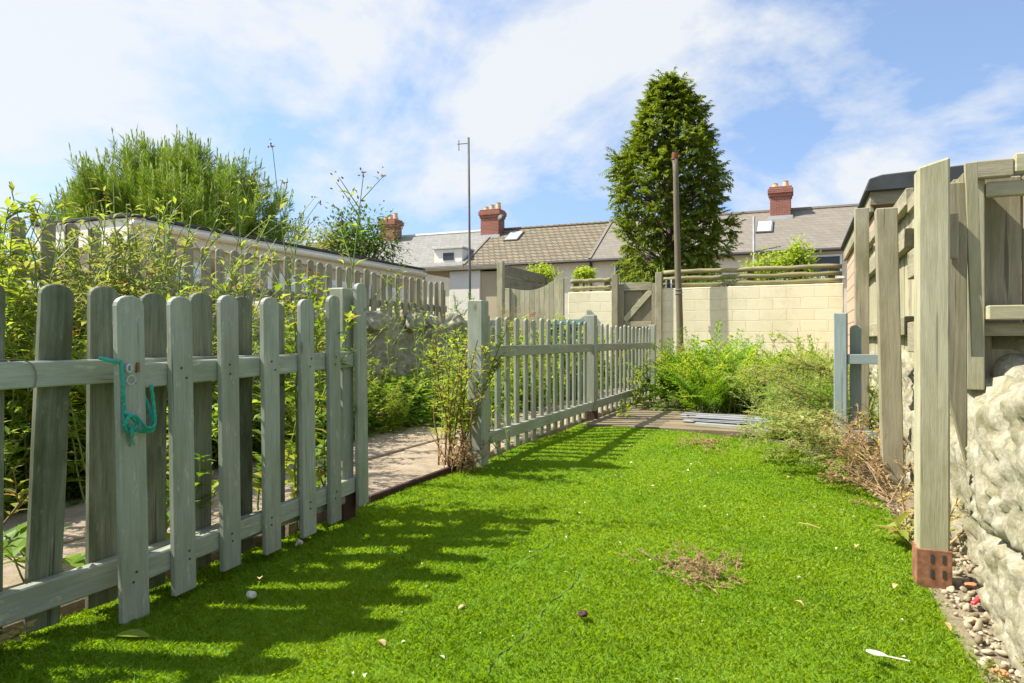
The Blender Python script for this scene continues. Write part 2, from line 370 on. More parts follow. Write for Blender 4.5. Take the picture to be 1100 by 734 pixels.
def tube_np(soup, pts, rads, n=4):
    pts = np.asarray(pts, float); m = len(pts); rads = np.asarray(rads, float)
    d = norm(np.gradient(pts, axis=0)); ref = np.where(np.abs(d[:, 2:3]) < 0.9, np.array([[0, 0, 1.0]]), np.array([[1.0, 0, 0]]))
    a = norm(np.cross(d, ref)); b = np.cross(a, d); ang = np.arange(n)*2*np.pi/n
    V = pts[:, None, :] + (a[:, None, :]*np.cos(ang)[None, :, None] + b[:, None, :]*np.sin(ang)[None, :, None])*rads[:, None, None]
    i = np.arange(m-1)[:, None]*n; k = np.arange(n)[None, :]
    Fc = np.stack([i + k, i + (k+1) % n, i + n + (k+1) % n, i + n + k], -1).reshape(-1, 4)
    soup.add(V.reshape(-1, 3), Fc)
def curve(r, p0, d0, length, n=8, wander=0.15, droop=0.0):
    p = np.array(p0, float); d = np.array(d0, float); d /= np.linalg.norm(d); out = [p.copy()]
    for i in range(n):
        d = d + r.normal(0, wander, 3)/n**0.5 + np.array([0, 0, -droop/n*(1 + i/n)]); d /= np.linalg.norm(d)
        p = p + d*length/n; out.append(p.copy())
    return np.array(out)
def samp(c, t):
    x = np.asarray(t)*(len(c)-1); i = np.minimum(x.astype(int), len(c)-2); f = (x - i)[:, None]
    return c[i]*(1-f) + c[i+1]*f, norm(c[i+1] - c[i])

def plant(r, n_stems=4, h=1.0, base=0.06, lean=0.3, wander=0.25, droop=0.2, branches=3, blen=0.35, leafn=24, L=0.11, W=0.045, t0=0.08, shape=1,
          sr=0.006, updir=0.35, taper=0.55, fixed_dir=None, bleaf=10, curl=0.2, hvar=0.3):
    st, lf, tips = Soup(), Soup(), []
    def put(c, n, a0, l):
        if n <= 0: return
        t = a0 + (1-a0)*r.random(n); P, T = samp(c, t); az = r.random(n)*6.2832
        Dv = np.stack([np.cos(az), np.sin(az), updir + r.normal(0, 0.3, n)], 1) + T*0.5
        s = l*(1 - taper*t)*(0.6 + 0.8*r.random(n)); leaves(lf, P, Dv, s, s*W/L, curl=curl + 0.2*r.random(), shape=shape)
    for s in range(n_stems):
        az = r.random()*6.2832; q = lean*(0.3 + r.random())
        d = np.array([math.cos(az)*q, math.sin(az)*q, 1.0]) if fixed_dir is None else np.array(fixed_dir) + r.normal(0, lean, 3)
        hh = h*(1 - hvar*r.random())
        c = curve(r, (base*r.normal(), base*r.normal(), 0.0), d, hh, 9, wander, droop)
        tube_np(st, c, np.linspace(sr, sr*0.35, len(c))); put(c, leafn, t0, L); tips.append(c[-1])
        for b in range(branches):
            t = np.array([0.3 + 0.65*r.random()]); P, T = samp(c, t); az = r.random()*6.2832
            bc = curve(r, P[0], T[0]*0.8 + np.array([math.cos(az)*0.8, math.sin(az)*0.8, 0.25]), blen*h*(1.2 - t[0]), 6, wander, droop)
            tube_np(st, bc, np.linspace(sr*0.5, sr*0.25, len(bc)), 3); put(bc, bleaf, 0.1, L*0.7); tips.append(bc[-1])
    return st, lf, tips
def plant_thing(name, label, cat, seed, leafmat, stemmat='stem', group=None, loc=(0, 0, 0), rz=0, heads=None, head_n=0, seeds=0, **kw):
    r = np.random.default_rng(seed); st, lf, tips = plant(r, **kw)
    root = thing(name, label, cat, loc, rz, group)
    obj('stem', st.mesh('stem'), M[stemmat], root); obj('foliage', lf.mesh('foliage'), M[leafmat], root)
    tips = sorted(tips, key=lambda p: -p[2])
    for p in tips[:head_n]: flower(heads, root, p)
    if seeds:
        sd = Soup()
        for p in tips[:seeds]:
            for k in range(r.integers(2, 5)):
                q = p + r.normal(0, 0.014, 3); d = r.normal(0, 1, 3) + (0, 0, 1); leaves(sd, [q], [d], 0.016, 0.009); leaves(sd, [q], [d], 0.016, 0.009, up=r.normal(0, 1, (1, 3)))
        obj('seed_head', sd.mesh('seed_head'), M['seed'], root)['kind'] = 'stuff'
    return root
_fl = {}
def flower(mat, parent, p):
    if 'm' not in _fl:
        s = Soup(); r = np.random.default_rng(3); n = 26; az = r.random(n)*6.2832; e = r.random(n)*0.9
        leaves(s, np.zeros((n, 3)), np.stack([np.cos(az), np.sin(az), e], 1), 0.013 + 0.005*r.random(n), 0.006); _fl['m'] = s
    k = 'me_' + mat
    if k not in _fl: _fl[k] = _fl['m'].mesh('flower'); _fl[k].materials.append(M[mat])
    o = obj('flower', _fl[k], None, parent, tuple(p)); return o

# ================================================================== SETTING
SUN_EL, SH = R(50), Vector((1.0, 0.35))
# ---- ground
mb = MB(); mb.box(-160, 160, -60, 200, -1.0, -0.03); tag(mb.build('ground', M['soil']), kind='structure')

RE = [(-2.5, 0.385), (1.9, 0.385), (2.5, 0.375), (3.05, 0.375), (3.6, 0.345), (4.35, 0.24), (5.0, 0.05), (5.5, -0.15)]
FE = [(-1.87, 6.30), (-1.4, 6.12), (-0.87, 5.86), (-0.45, 5.66), (-0.15, 5.5)]
def r_edge(y): return np.interp(y, [a for a, b in RE], [b for a, b in RE])
def f_edge(x): return np.interp(x, [a for a, b in FE], [b for a, b in FE])
def lawn_h(x, y): return 0.010*np.sin(x*2.3 + 1)*np.cos(y*1.7) + 0.006*np.sin(x*5.1 + y*3.7)
def build_lawn():
    s = Soup(); ny, nx = 130, 40; ys = np.linspace(-2.5, 6.3, ny); V = np.zeros((ny, nx, 3))
    for i, y in enumerate(ys):
        xr = r_edge(y) if y < 5.5 else np.interp(y, [5.5, 5.66, 5.86, 6.12, 6.3], [-0.15, -0.45, -0.87, -1.4, -1.86])
        x = np.linspace(-1.868, xr, nx); V[i, :, 0] = x; V[i, :, 1] = y; V[i, :, 2] = lawn_h(x, y)
    i = np.arange(ny-1)[:, None]*nx; k = np.arange(nx-1)[None, :]
    s.add(V.reshape(-1, 3), np.stack([i+k, i+k+1, i+nx+k+1, i+nx+k], -1).reshape(-1, 4))
    tag(obj('lawn', s.mesh('lawn', True), M['lawn']), kind='structure')
build_lawn()

SEAMS = [((606, 574), (545, 618)), ((627, 615), (576, 668)), ((574, 672), (520, 730))]
SEAMS = [(on_z(*a), on_z(*b)) for a, b in SEAMS]
PATCH = [(on_z(752, 618), 0.17), (on_z(757, 479), 0.16)]
def seam_dist(x, y):
    d = np.full(x.shape, 9.0)
    for a, b in SEAMS:
        ab = np.array([b.x-a.x, b.y-a.y]); t = np.clip(((x-a.x)*ab[0] + (y-a.y)*ab[1])/(ab @ ab), 0, 1)
        w = 0.006*np.sin(t*9 + a.x*7) + 0.003*np.sin(t*31)
        d = np.minimum(d, np.hypot(x - a.x - t*ab[0] + w, y - a.y - t*ab[1]))
    return d
def build_grass():
    s = Soup(); n = 1800000; r = np.random.default_rng(2)
    x = -1.93 + r.random(n)*2.36; y = 0.7 + r.random(n)*5.7; A = 2.36*5.7
    Z = -x*ST + y*CT; d = np.maximum(Z, 1.0)
    dens = 78000*np.clip(2.1/d, 0, 1.15)**1.35
    keep = (r.random(n) < dens*A/n) & (x < r_edge(y) + 0.012*r.normal(0, 1, n)) & (y < f_edge(x) + 0.03*r.normal(0, 1, n)) & (x > -1.875 + 0.008*r.normal(0, 1, n))
    clump = np.sin(x*31 + 3*np.sin(y*17))*np.sin(y*29 + 2*np.sin(x*23))
    keep &= r.random(n) < 0.9 + 0.15*clump
    keep &= seam_dist(x, y) > 0.003 + 0.010*r.random(n)
    for c, rad in PATCH: keep &= np.hypot(x - c.x, (y - c.y)*1.3) > rad*(0.15 + 0.7*r.random(n))
    x, y, d, clump = x[keep], y[keep], d[keep], clump[keep]; n = len(x)
    h = (0.006 + 0.0085*r.random(n)**1.5)*(1 + 0.15*clump)*np.clip(1.2 - 0.04*d, 0.6, 1.2); w = 0.00085*np.clip(d/1.7, 0.9, 3.5)*(0.7 + 0.6*r.random(n))
    az = r.random(n)*6.2832; ln = 0.3 + 0.8*r.random(n)
    dx, dy = np.cos(az)*ln, np.sin(az)*ln; sa = az + 1.57 + r.normal(0, 0.5, n); sx, sy = np.cos(sa)*w, np.sin(sa)*w
    z0 = lawn_h(x, y) - 0.002
    B = np.stack([x, y, z0], 1); S = np.stack([sx, sy, 0*sx], 1); T1 = np.stack([dx*h*0.35, dy*h*0.35, h*0.62], 1); T2 = np.stack([dx*h*1.0, dy*h*1.0, h*0.85], 1)
    V = np.stack([B - S, B + S, B + T1 + S*0.8, B + T2, B + T1 - S*0.8], 1); b = np.arange(n)[:, None]*5
    s.add(V.reshape(-1, 3), b + np.array([0, 1, 2, 3, 4]))
    m = r.random(n) < 0.012; Bm, Sm = B[m], S[m]*0.9; az = r.random(m.sum())*6.2832; q = np.stack([np.cos(az), np.sin(az), 0.35 + 0.5*r.random(len(az))], 1); hl = (0.02 + 0.025*r.random(len(az)))[:, None]
    V = np.stack([Bm - Sm, Bm + Sm, Bm + q*hl*0.55 + Sm*0.7, Bm + q*hl*(1, 1, 0.8), Bm + q*hl*0.55 - Sm*0.7], 1); s.add(V.reshape(-1, 3), np.arange(len(az))[:, None]*5 + np.array([0, 1, 2, 3, 4]))
    tag(obj('grass', s.mesh('grass'), M['grass']), kind='stuff')
build_grass()

sm = Soup()
for a, b in SEAMS:
    t = np.linspace(0, 1, 40); d = np.array([b.x-a.x, b.y-a.y]); nrm = np.array([-d[1], d[0]])/np.linalg.norm(d); w_ = -(0.006*np.sin(t*9 + a.x*7) + 0.003*np.sin(t*31))
    c = np.stack([a.x + t*d[0] + w_, a.y + t*d[1]], 1); hw = (0.0016 + 0.0012*np.sin(t*23))*np.sin(np.pi*t)**0.4; Lf_, Rt_ = c + nrm*hw[:, None], c - nrm*hw[:, None]
    V = np.stack([np.column_stack([Lf_, lawn_h(Lf_[:, 0], Lf_[:, 1]) + 0.0015]), np.column_stack([Rt_, lawn_h(Rt_[:, 0], Rt_[:, 1]) + 0.0015])], 1).reshape(-1, 3); i = np.arange(39)[:, None]*2; sm.add(V, i + np.array([0, 1, 3, 2]))
tag(obj('turf_seam_ground', sm.mesh('turf_seam'), M['soil_dark']), kind='structure')
# ---- paved path along the far side of the picket fence
def build_path():
    mb = MB(); r = random.Random(4); y = -2.0
    while y < 11.6:
        x = -1.915; hy = 0.60
        while x > -3.1 - (0.25 if y < 5 else 0):
            w = 0.60; g = 0.008 + 0.01*r.random(); z = 0.018 + 0.012*r.random()
            if not (y > 5.05 and x < -2.6):
                mx = Matrix.Translation((x - w/2, y + hy/2, 0)) @ Matrix.Rotation(r.uniform(-0.012, 0.012), 4, 'Z') @ Matrix.Rotation(r.uniform(-0.01, 0.01), 4, 'X')
                mb.box(-w/2 + g, w/2 - g, -hy/2 + g, hy/2 - g, -0.06, z, mx)
            x -= w
        y += hy
    tag(mb.build('path', M['slab'], bevel=0.006), kind='structure')
build_path()
mb = MB(); mb.box(-1.905, -1.880, 2.72, 3.62, -0.05, 0.035)
tag(mb.build('edging_board', M['brownbase'], bevel=0.003), 'dark thin edging board between lawn and paving slabs in the fence opening', 'edging')

# ---- gravel strip on the right
def build_gravel():
    v = [(-2.5, 0.36), (1.9, 0.375), (2.5, 0.37), (3.1, 0.365), (3.7, 0.335), (4.4, 0.22)]
    mb = MB(); vs = [mb.bm.verts.new((x, y, -0.008)) for y, x in v] + [mb.bm.verts.new((0.75, y, -0.008)) for y, x in reversed(v)]
    mb.bm.faces.new(vs); tag(mb.build('gravel_ground', M['gravelbed']), kind='structure')
    s = Soup(); r = np.random.default_rng(8)
    ico = bmesh.new(); bmesh.ops.create_icosphere(ico, subdivisions=2, radius=1); IV = np.array([q.co[:] for q in ico.verts]); IF = np.array([[q.index for q in f.verts] for f in ico.faces]); ico.free()
    for k in range(900):
        y = 1.0 + 2.6*r.random()**1.3; x = r_edge(y) + 0.01 + 0.17*r.random(); sz = 0.006 + 0.013*r.random()**2.2
        if x - r_edge(y) < 0.02 and sz > 0.01: continue
        a = r.normal(0, 1, (3, 3)); q, _ = np.linalg.qr(a); V = IV*(1 + 0.25*np.sin(IV @ r.normal(0, 2.5, 3)))[:, None]*np.array([1, 0.75, 0.5])*sz
        s.add(V @ q.T*np.array([1, 1, 0.8]) + (x, y, sz*0.3 - 0.004), IF)
    tag(obj('gravel', s.mesh('gravel', True), M['pebble']), kind='stuff')
build_gravel()
mb = MB(); mb.box(0.88, 7.0, -2.5, 2.9, -0.5, 0.52); tag(mb.build('raised_ground', M['soil']), kind='structure')

# ================================================================== PICKET FENCES AND GATE
def picket_mesh(w, h, t=0.019, bottom=0.0, style='round', n=9):
    pts = [(-w/2, bottom), (w/2, bottom)]
    if style == 'round':
        s0 = h - w*0.33
        for i in range(n): a = math.pi*i/(n-1); pts.append((math.cos(a)*w/2, s0 + math.sin(a)*w*0.33))
    elif style == 'point': pts += [(w/2, h - w*0.45), (0, h), (-w/2, h - w*0.45)]
    else: pts += [(w/2, h), (-w/2, h)]
    mb = MB(); mb.prism([(0, a, b) for a, b in pts], (t, 0, 0))
    bmesh.ops.recalc_face_normals(mb.bm, faces=mb.bm.faces)
    es = [e for e in mb.bm.edges if e.calc_face_angle(0) > 1.2]
    bmesh.ops.bevel(mb.bm, geom=es, offset=0.0025, segments=1, affect='EDGES', clamp_overlap=True)
    me = bpy.data.meshes.new('picket'); mb.bm.to_mesh(me); mb.bm.free(); return me
def picket(parent, me, mat, x, y, z=0.0, tilt=0.0, yaw=0.0, lean=0.0):
    if not me.materials: me.materials.append(mat)
    o = obj('picket', me, None, parent, (x, y, z)); o.rotation_euler = (tilt, lean, yaw); return o
rr = random.Random(21)

# -- near fence (rail on the lawn side, pickets behind it)
fen = thing('picket_fence', 'near weathered grey-green picket fence behind the tied-back gate, on the left', 'fence', (-1.80, 1.2, 0))
pm = picket_mesh(0.088, 0.925, bottom=0.02)
YS = [0.18, 0.345, 0.51, 0.675, 0.85, 1.022, 1.184, 1.332, 1.496, 1.673, 1.862, 2.03, 2.20]
for y in YS:
    d = -0.045 if abs(y-1.184) < 0.01 else rr.uniform(-0.008, 0.008)
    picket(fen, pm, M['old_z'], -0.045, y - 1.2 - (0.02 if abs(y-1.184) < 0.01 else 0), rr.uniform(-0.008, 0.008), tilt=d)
for z0, z1 in ((0.655, 0.722), (0.078, 0.155)):
    MB().box(-0.024, 0.012, -1.3, 1.20, z0, z1).build('rail', M['paint_y'], fen, 0.004)
hp = MB().box(-0.075, 0.0, 1.20, 1.275, 0.10, 1.00).build('post', M['paint_z'], fen, 0.005)
MB().box(-0.081, 0.006, 1.194, 1.281, -0.05, 0.12).build('post_base', M['brownbase'], hp, 0.002)
wr = MB(); cpt = on_x(34, 392, -1.786)
wr.tube(cr([(0.0, cpt.y - 1.27, 0.727), (0.014, cpt.y - 1.235, 0.728), (0.0165, cpt.y - 1.205, 0.718), (0.0165, cpt.y - 1.192, 0.695), (0.016, cpt.y - 1.192, 0.665), (0.010, cpt.y - 1.20, 0.648)]), 0.0016, 5)
wr.build('wire_loop', M['rust_wire'], fen)

# -- gate, swung open against the near fence
g0, g1 = Vector((-1.70, 1.32)), Vector((-1.785, 2.545))
gang = math.atan2(-(g1.x - g0.x), g1.y - g0.y); glen = (g1 - g0).length
gate = thing('picket_gate', 'open pale sage picket gate tied back against the near fence', 'gate', (g0.x, g0.y, 0), gang)
gate.rotation_euler = (R(1.0), 0, gang)
def gy(px):                                     # distance along the gate for a picture column
    best = min(np.linspace(-0.1, 1.4, 601), key=lambda t: abs(550 + F*(((g0.x + (g1.x-g0.x)*t/glen)*CT + (g0.y + (g1.y-g0.y)*t/glen)*ST)/(-(g0.x + (g1.x-g0.x)*t/glen)*ST + (g0.y + (g1.y-g0.y)*t/glen)*CT)) - px))
    return best
for i, (px, top, bot) in enumerate(((142, 0.900, 0.004), (195, 0.905, 0.022), (245, 0.912, 0.022), (290, 0.918, 0.015), (329, 0.922, 0.015), (357, 0.938, 0.012), (387, 1.0, 0.03))):
    me = picket_mesh(0.080 if i else 0.086, top, 0.02, bot)
    picket(gate, me, M['paint_z'], 0.0, gy(px), rr.uniform(-0.004, 0.004), tilt=rr.uniform(-0.006, 0.006), yaw=rr.uniform(-0.03, 0.03))
for z0, z1 in ((0.640, 0.708), (0.095, 0.160)):
    MB().box(-0.036, -0.001, 0.035, glen + 0.02, z0, z1).build('rail', M['paint_y'], gate, 0.004)
bo = MB(); bo.tube([(0.023, 0.014, 0.688), (0.023, 0.014, 0.714)], 0.0045, 10); bo.box(0.020, 0.0225, 0.008, 0.020, 0.694, 0.708)
bo.build('latch', M['brass'], gate)
lr = MB(); lr.tube([(0.027, -0.012 + 0.014*math.cos(a), 0.668 + 0.012*math.sin(a)) for a in np.linspace(0, 6.28, 17)], 0.002, 6); lr.tube([(0.027, -0.018 + 0.008*math.cos(a), 0.70 + 0.01*math.sin(a)) for a in np.linspace(0, 6.28, 13)], 0.0035, 6)
lr.build('latch_ring', M['lead'], gate)
for px in (195, 245, 290, 329, 357):
    pass
nl = MB()
for px in (142, 195, 245, 290, 329, 357):
    for z in (0.66, 0.69, 0.115, 0.14):
        yy = gy(px) + rr.uniform(-0.015, 0.015); nl.tube([(0.019, yy, z), (0.0225, yy, z)], 0.0035, 7)
nl.build('nail_head', M['nail'], gate)['kind'] = 'stuff'
# -- turquoise rope round the gate stile
rp = MB(); y0 = gy(142)
a = [(0.028, -0.04, 0.715), (0.031, -0.043, 0.66), (0.030, -0.038, 0.60), (0.036, -0.043, 0.56), (0.040, -0.02, 0.535), (0.040, 0.015, 0.522), (0.036, 0.045, 0.522), (0.026, 0.058, 0.54), (0.0, 0.066, 0.60), (-0.045, 0.060, 0.66), (-0.05, 0.0, 0.715), (-0.04, -0.05, 0.725), (0.0, -0.052, 0.725), (0.026, -0.044, 0.72)]
def twist(mb, P, r0, r1, turns):
    for ph in (0, 2.094, 4.189):
        Q = []
        for i, p in enumerate(P):
            d = (P[min(i+1, len(P)-1)] - P[max(i-1, 0)]).normalized(); u = d.cross(Vector((0.3, 0.2, 0.9))).normalized(); v = d.cross(u); an = ph + turns*i
            Q.append(p + (u*math.cos(an) + v*math.sin(an))*r0)
        mb.tube(Q, r1, 6)
rng_r = random.Random(3)
a = [tuple(c + rng_r.uniform(-0.004, 0.004) for c in p) for p in a]
twist(rp, cr(a, 14), 0.0024, 0.0029, 0.55)
b = [(0.036, -0.045, 0.585), (0.046, -0.03, 0.57), (0.048, -0.015, 0.548), (0.042, -0.035, 0.53), (0.046, -0.052, 0.55), (0.050, -0.035, 0.575), (0.046, -0.01, 0.56), (0.044, 0.02, 0.535), (0.038, 0.05, 0.535), (0.03, 0.06, 0.57), (0.028, 0.052, 0.65)]
twist(rp, cr(b, 14), 0.0024, 0.0029, 0.55)
for q in ((0.05, -0.035, 0.545), (0.052, -0.02, 0.575)):
    for k in range(3): e = Vector(q); rp.tube([e, e + Vector((0.006, rng_r.uniform(-0.02, 0.02), -0.02)), e + Vector((0.004, rng_r.uniform(-0.03, 0.03), -0.05))], 0.0014, 5)
rope = rp.build('rope', M['rope'], None, smooth=True, loc=(g0.x, g0.y, 0)); rope.rotation_euler = (R(1.0), 0, gang)
tag(rope, 'turquoise cord looped and knotted round the end picket of the open gate', 'rope')

# -- far stretch of picket fence beyond the opening
ff = thing('picket_fence', 'long sage-green picket fence beyond the opening, running from tall weed to back wall', 'fence', (-1.83, 6.29, 0))
def post_mb(w, y, h, x=0.0):
    mb = MB(); mb.box(x - w/2, x + w/2, y - w/2, y + w/2, -0.05, h); return mb
for y, h, w in ((3.82, 1.02, 0.10), (6.29, 1.01, 0.095), (9.2, 0.975, 0.085)):
    p = post_mb(w, y - 6.29, h, -0.02).build('post', M['paint_z'], ff, 0.005)
    if w == 0.095: MB().box(-0.073, 0.033, -0.053, 0.053, -0.05, 0.10).build('post_base', M['brownbase'], p, 0.002)
pm2 = picket_mesh(0.062, 0.935, bottom=0.03)
for i in range(14): picket(ff, pm2, M['paint_z'], -0.036, 3.965 + 0.165*i - 6.29, rr.uniform(-0.012, 0.012), tilt=rr.uniform(-0.014, 0.014))
for i in range(14): picket(ff, pm2, M['paint_z'], -0.036, 6.50 + 0.195*i - 6.29, rr.uniform(-0.015, 0.012), tilt=rr.uniform(-0.014, 0.014))
picket(ff, pm2, M['paint_z'], -0.036, 3.9 - 6.29, 0.04, tilt=0.01)
for ya, yb in ((3.875, 6.24), (6.34, 9.155)):
    for z0, z1 in ((0.665, 0.737), (0.115, 0.190)):
        MB().box(-0.016, 0.016, ya - 6.29, yb - 6.29, z0, z1).build('rail', M['paint_y'], ff, 0.004)

# -- short blue fence end on the right
plant_thing('small_weed', 'low weed sprouting between the deck boards and the far picket fence', 'weed', 530, 'weedleaf', loc=(-1.62, 6.55, 0.02), n_stems=9, h=0.2, base=0.06, lean=0.6, branches=2, leafn=12, L=0.05, W=0.022, sr=0.002)
bf = thing('picket_fence', 'short blue-painted fence end with two rails, beside the brown weeds on the right', 'fence', (0.242, 5.08, 0), R(-7))
MB().box(-0.04, 0.04, -0.04, 0.04, -0.05, 0.955).build('post', M['blue_z'], bf, 0.005)
pmb = picket_mesh(0.07, 0.875, bottom=0.05)
for x in (0.085,):
    o = picket(bf, pmb, M['blue_z'], x, 0.055, 0, yaw=R(90))
for z0, z1 in ((0.615, 0.68), (0.105, 0.175)):
    mbb = MB().box(0.042, 0.29, -0.03, 0.02, z0, z1).build('rail', M['blue_x'], bf, 0.003)

# ================================================================== RUBBLE WALLS
def value_noise(P, sc, seed):
    return np.array([mnoise.fractal(Vector((p[0]*sc + seed, p[1]*sc, p[2]*sc)), 0.9, 2.1, 5) for p in P])
def rubble_wall(name, x0, sgn, y0, y1, hfun, thick, cell, step, depth, seed, mat, label, rough=0.02, aspect=0.75):
    r = np.random.default_rng(seed); ys = np.arange(y0, y1 + step/2, step); H0 = max(hfun(y) for y in ys)
    nt_face = int(H0/step) + 1; nt_top = int(thick/step) + 1
    sy, st = [], []
    ny = int((y1-y0)/cell) + 3; nz = int((H0+thick)/(cell*aspect)) + 3
    for j in range(nz):
        for i in range(ny):
            sy.append(y0 - cell + (i + (0.5 if j % 2 else 0) + r.uniform(-0.36, 0.36))*cell); st.append((j + r.uniform(-0.33, 0.33))*cell*aspect)
    sy, st = np.array(sy), np.array(st); off = np.clip(r.normal(0, 1, (len(sy), 3)), -1, 1)
    rows = nt_face + nt_top; Y = np.repeat(ys[:, None], rows, 1); T = np.zeros_like(Y); P = np.zeros(Y.shape + (3,)); N = np.zeros_like(P)
    for a, y in enumerate(ys):
        h = hfun(y)
        tf = np.linspace(0, h, nt_face); tt = np.linspace(0, thick, nt_top + 1)[1:]
        T[a] = np.concatenate([tf, h + tt])
        ang = np.clip((T[a] - (h - 0.10))/0.2, 0, 1)*1.5708
        P[a, :, 0] = np.concatenate([np.full(nt_face, 0.0), tt]); P[a, :, 1] = y; P[a, :, 2] = np.concatenate([tf, np.full(nt_top, h)])
        rc = 0.07*(np.sin(2*ang))                   # round the arris
        N[a, :, 0] = -np.cos(ang); N[a, :, 2] = np.sin(ang)
        P[a] -= N[a]*rc[:, None]
    q = np.stack([Y.ravel(), T.ravel()], 1); wob = value_noise(np.stack([q[:, 0], q[:, 1], 0*q[:, 0]], 1), 3.0, seed)
    q = q + wob[:, None]*0.05
    d = np.hypot(q[:, None, 0] - sy[None], (q[:, None, 1] - st[None])/aspect); idx = np.argsort(d, 1)[:, :2]
    f1 = np.take_along_axis(d, idx[:, :1], 1)[:, 0]; f2 = np.take_along_axis(d, idx[:, 1:2], 1)[:, 0]
    e = np.clip((f2 - f1)/(cell*0.12), 0, 1); b = 1 - (1 - e)**2.0; o = off[idx[:, 0]]
    tiltv = o[:, 1]*(q[:, 0] - sy[idx[:, 0]]) + o[:, 2]*(q[:, 1] - st[idx[:, 0]])
    fine = value_noise(np.stack([q[:, 0], q[:, 1], 0*f1], 1), 13.0, seed + 7)
    fine2 = value_noise(np.stack([q[:, 0], q[:, 1], 0*f1], 1), 40.0, seed + 17)
    disp = depth*(b - 0.5) + b*(o[:, 0]*depth*0.35 + tiltv*0.10) + fine*rough + fine2*rough*0.5
    disp = np.clip(disp, -depth*1.1, depth*1.2)
    V = (P + N*disp.reshape(Y.shape)[..., None]).reshape(-1, 3)
    V[:, 0] = x0 + V[:, 0] if sgn > 0 else x0 - V[:, 0]
    s = Soup(); i = np.arange(len(ys)-1)[:, None]*rows; k = np.arange(rows-1)[None, :]
    Fc = np.stack([i+k, i+k+1, i+rows+k+1, i+rows+k], -1).reshape(-1, 4)
    if sgn < 0: Fc = Fc[:, ::-1]
    s.add(V, Fc)
    for a in (0, len(ys)-1):                         # close both ends
        col = V[a*rows:(a+1)*rows]; back = np.array([x0 + sgn*thick, ys[a], -0.1]); c = np.vstack([col, back[None]])
        s.add(c, [[k, k+1, rows] for k in range(rows-1)])
    return tag(obj(name, s.mesh(name, True), mat), label, 'wall')
def h_near(y): return float(np.interp(y, [-1.5, 1.2, 1.95, 2.2, 2.38, 2.5], [0.75, 0.75, 0.735, 0.68, 0.59, 0.49]))
rubble_wall('stone_wall', 0.50, 1, -1.2, 2.44, h_near, 0.5, 0.56, 0.013, 0.055, 23, M['limestone'], 'big rough whitewashed boulders of the low wall at the right edge, nearest the camera', 0.022)
rubble_wall('stone_wall', 0.565, 1, 2.30, 7.4, lambda y: float(np.interp(y, [2.3, 2.6, 3.0], [0.42, 0.48, 0.74])) + 0.05*math.sin(y*3)*min(1, max(0, y - 2.8)), 0.5, 0.42, 0.03, 0.06, 9, M['limestone'], 'whitewashed stone wall seen between the tall timber posts on the right', 0.03)
rubble_wall('stone_wall', -4.22, -1, 0.4, 9.6, lambda y: 1.05 + 0.05*math.sin(y*4) + 0.03*math.sin(y*11), 0.4, 0.26, 0.03, 0.045, 14, M['rubble'], 'pale rubble stone wall with a bare grey picket fence on top, far left boundary', 0.025, 0.55)

# white loose cap stones on the left wall
def stone(r, sz):
    bm = bmesh.new(); bmesh.ops.create_icosphere(bm, subdivisions=3, radius=1)
    for v in bm.verts:
        p = v.co.copy(); v.co = Vector((p.x*sz[0], p.y*sz[1], p.z*sz[2]))*(1 + 0.35*mnoise.fractal(p*1.3 + Vector((r, r, 0)), 1.0, 2.0, 4))
        v.co.x = max(-sz[0]*0.8, min(sz[0]*0.8, v.co.x)); v.co.z = max(-sz[2]*0.75, min(sz[2]*0.8, v.co.z))
    me = bpy.data.meshes.new('cap_stone'); bm.to_mesh(me); bm.free(); return me
for k, (px, py, s, lab) in enumerate(((402, 345, (0.16, 0.2, 0.13), 'long white cap stone lying on the left boundary wall, nearest the gate'), (446, 347, (0.13, 0.12, 0.14), 'upright white block on the left boundary wall below the grey pickets'),
                                 (463, 345, (0.11, 0.14, 0.09), 'small white stone on the left boundary wall, nearest the tall fence post'))):
    p = on_x(px, py, -4.12); o = obj('cap_stone', stone(k*3.7, s), M['limestone'], None, p); o.rotation_euler = (0.2*k, 0.1, 0.5*k); tag(o, lab, 'stone', 'loose stones on the left wall')

# -- bare grey picket fence standing on the left wall
lf = thing('picket_fence', 'bare grey picket fence standing on the pale rubble wall along the left boundary', 'fence', (-4.24, 4.0, 0))
pm3 = picket_mesh(0.085, 1.51, 0.018, 0.98)
y = 0.9; 
while y < 7.75:
    picket(lf, pm3, M['grey_z'], 0.02, y - 4.0, rr.uniform(-0.02, 0.012), tilt=rr.uniform(-0.012, 0.012)); y += 0.15
for z0, z1 in ((1.13, 1.215),):
    MB().box(-0.02, 0.016, -3.2, 3.8, z0, z1).build('rail', M['grey_y'], lf, 0.004)
for y in (-2.2, 0.0, 2.0, 3.75): MB().box(-0.10, -0.021, y, y + 0.08, 0.6, 1.42).build('post', M['grey_z'], lf, 0.004)

# ================================================================== RIGHT BOUNDARY FENCE
bfn = thing('board_fence', 'tall rough timber fence of posts, rails and boards along the right boundary', 'fence', (0.5, 4.0, 0))
def bx(nm, x0, x1, y0, y1, z0, z1, mat, bev=0.004): return MB().box(x0-0.5, x1-0.5, y0-4, y1-4, z0, z1).build(nm, M[mat], bfn, bev)
p1 = MB(); p1.box(0.342-0.5, 0.430-0.5, 2.51-4, 2.60-4, 0.02, 1.335)
for v in p1.bm.verts:
    if v.co.z > 1: v.co.z += 0.018 if v.co.x > -0.1 else -0.008
p1 = p1.build('post', M['pale_z'], bfn, 0.006)
br_ = MB(); br_.box(0.337-0.5, 0.435-0.5, 2.505-4, 2.605-4, -0.04, 0.112)
br_ = br_.build('post_base', M['rust'], p1, 0.002)
sl = MB()
for xx in (0.375, 0.408):
    for z in (0.025, 0.072): sl.box(xx-0.5, xx-0.5+0.008, 2.503-4, 2.508-4, z, z + 0.026)
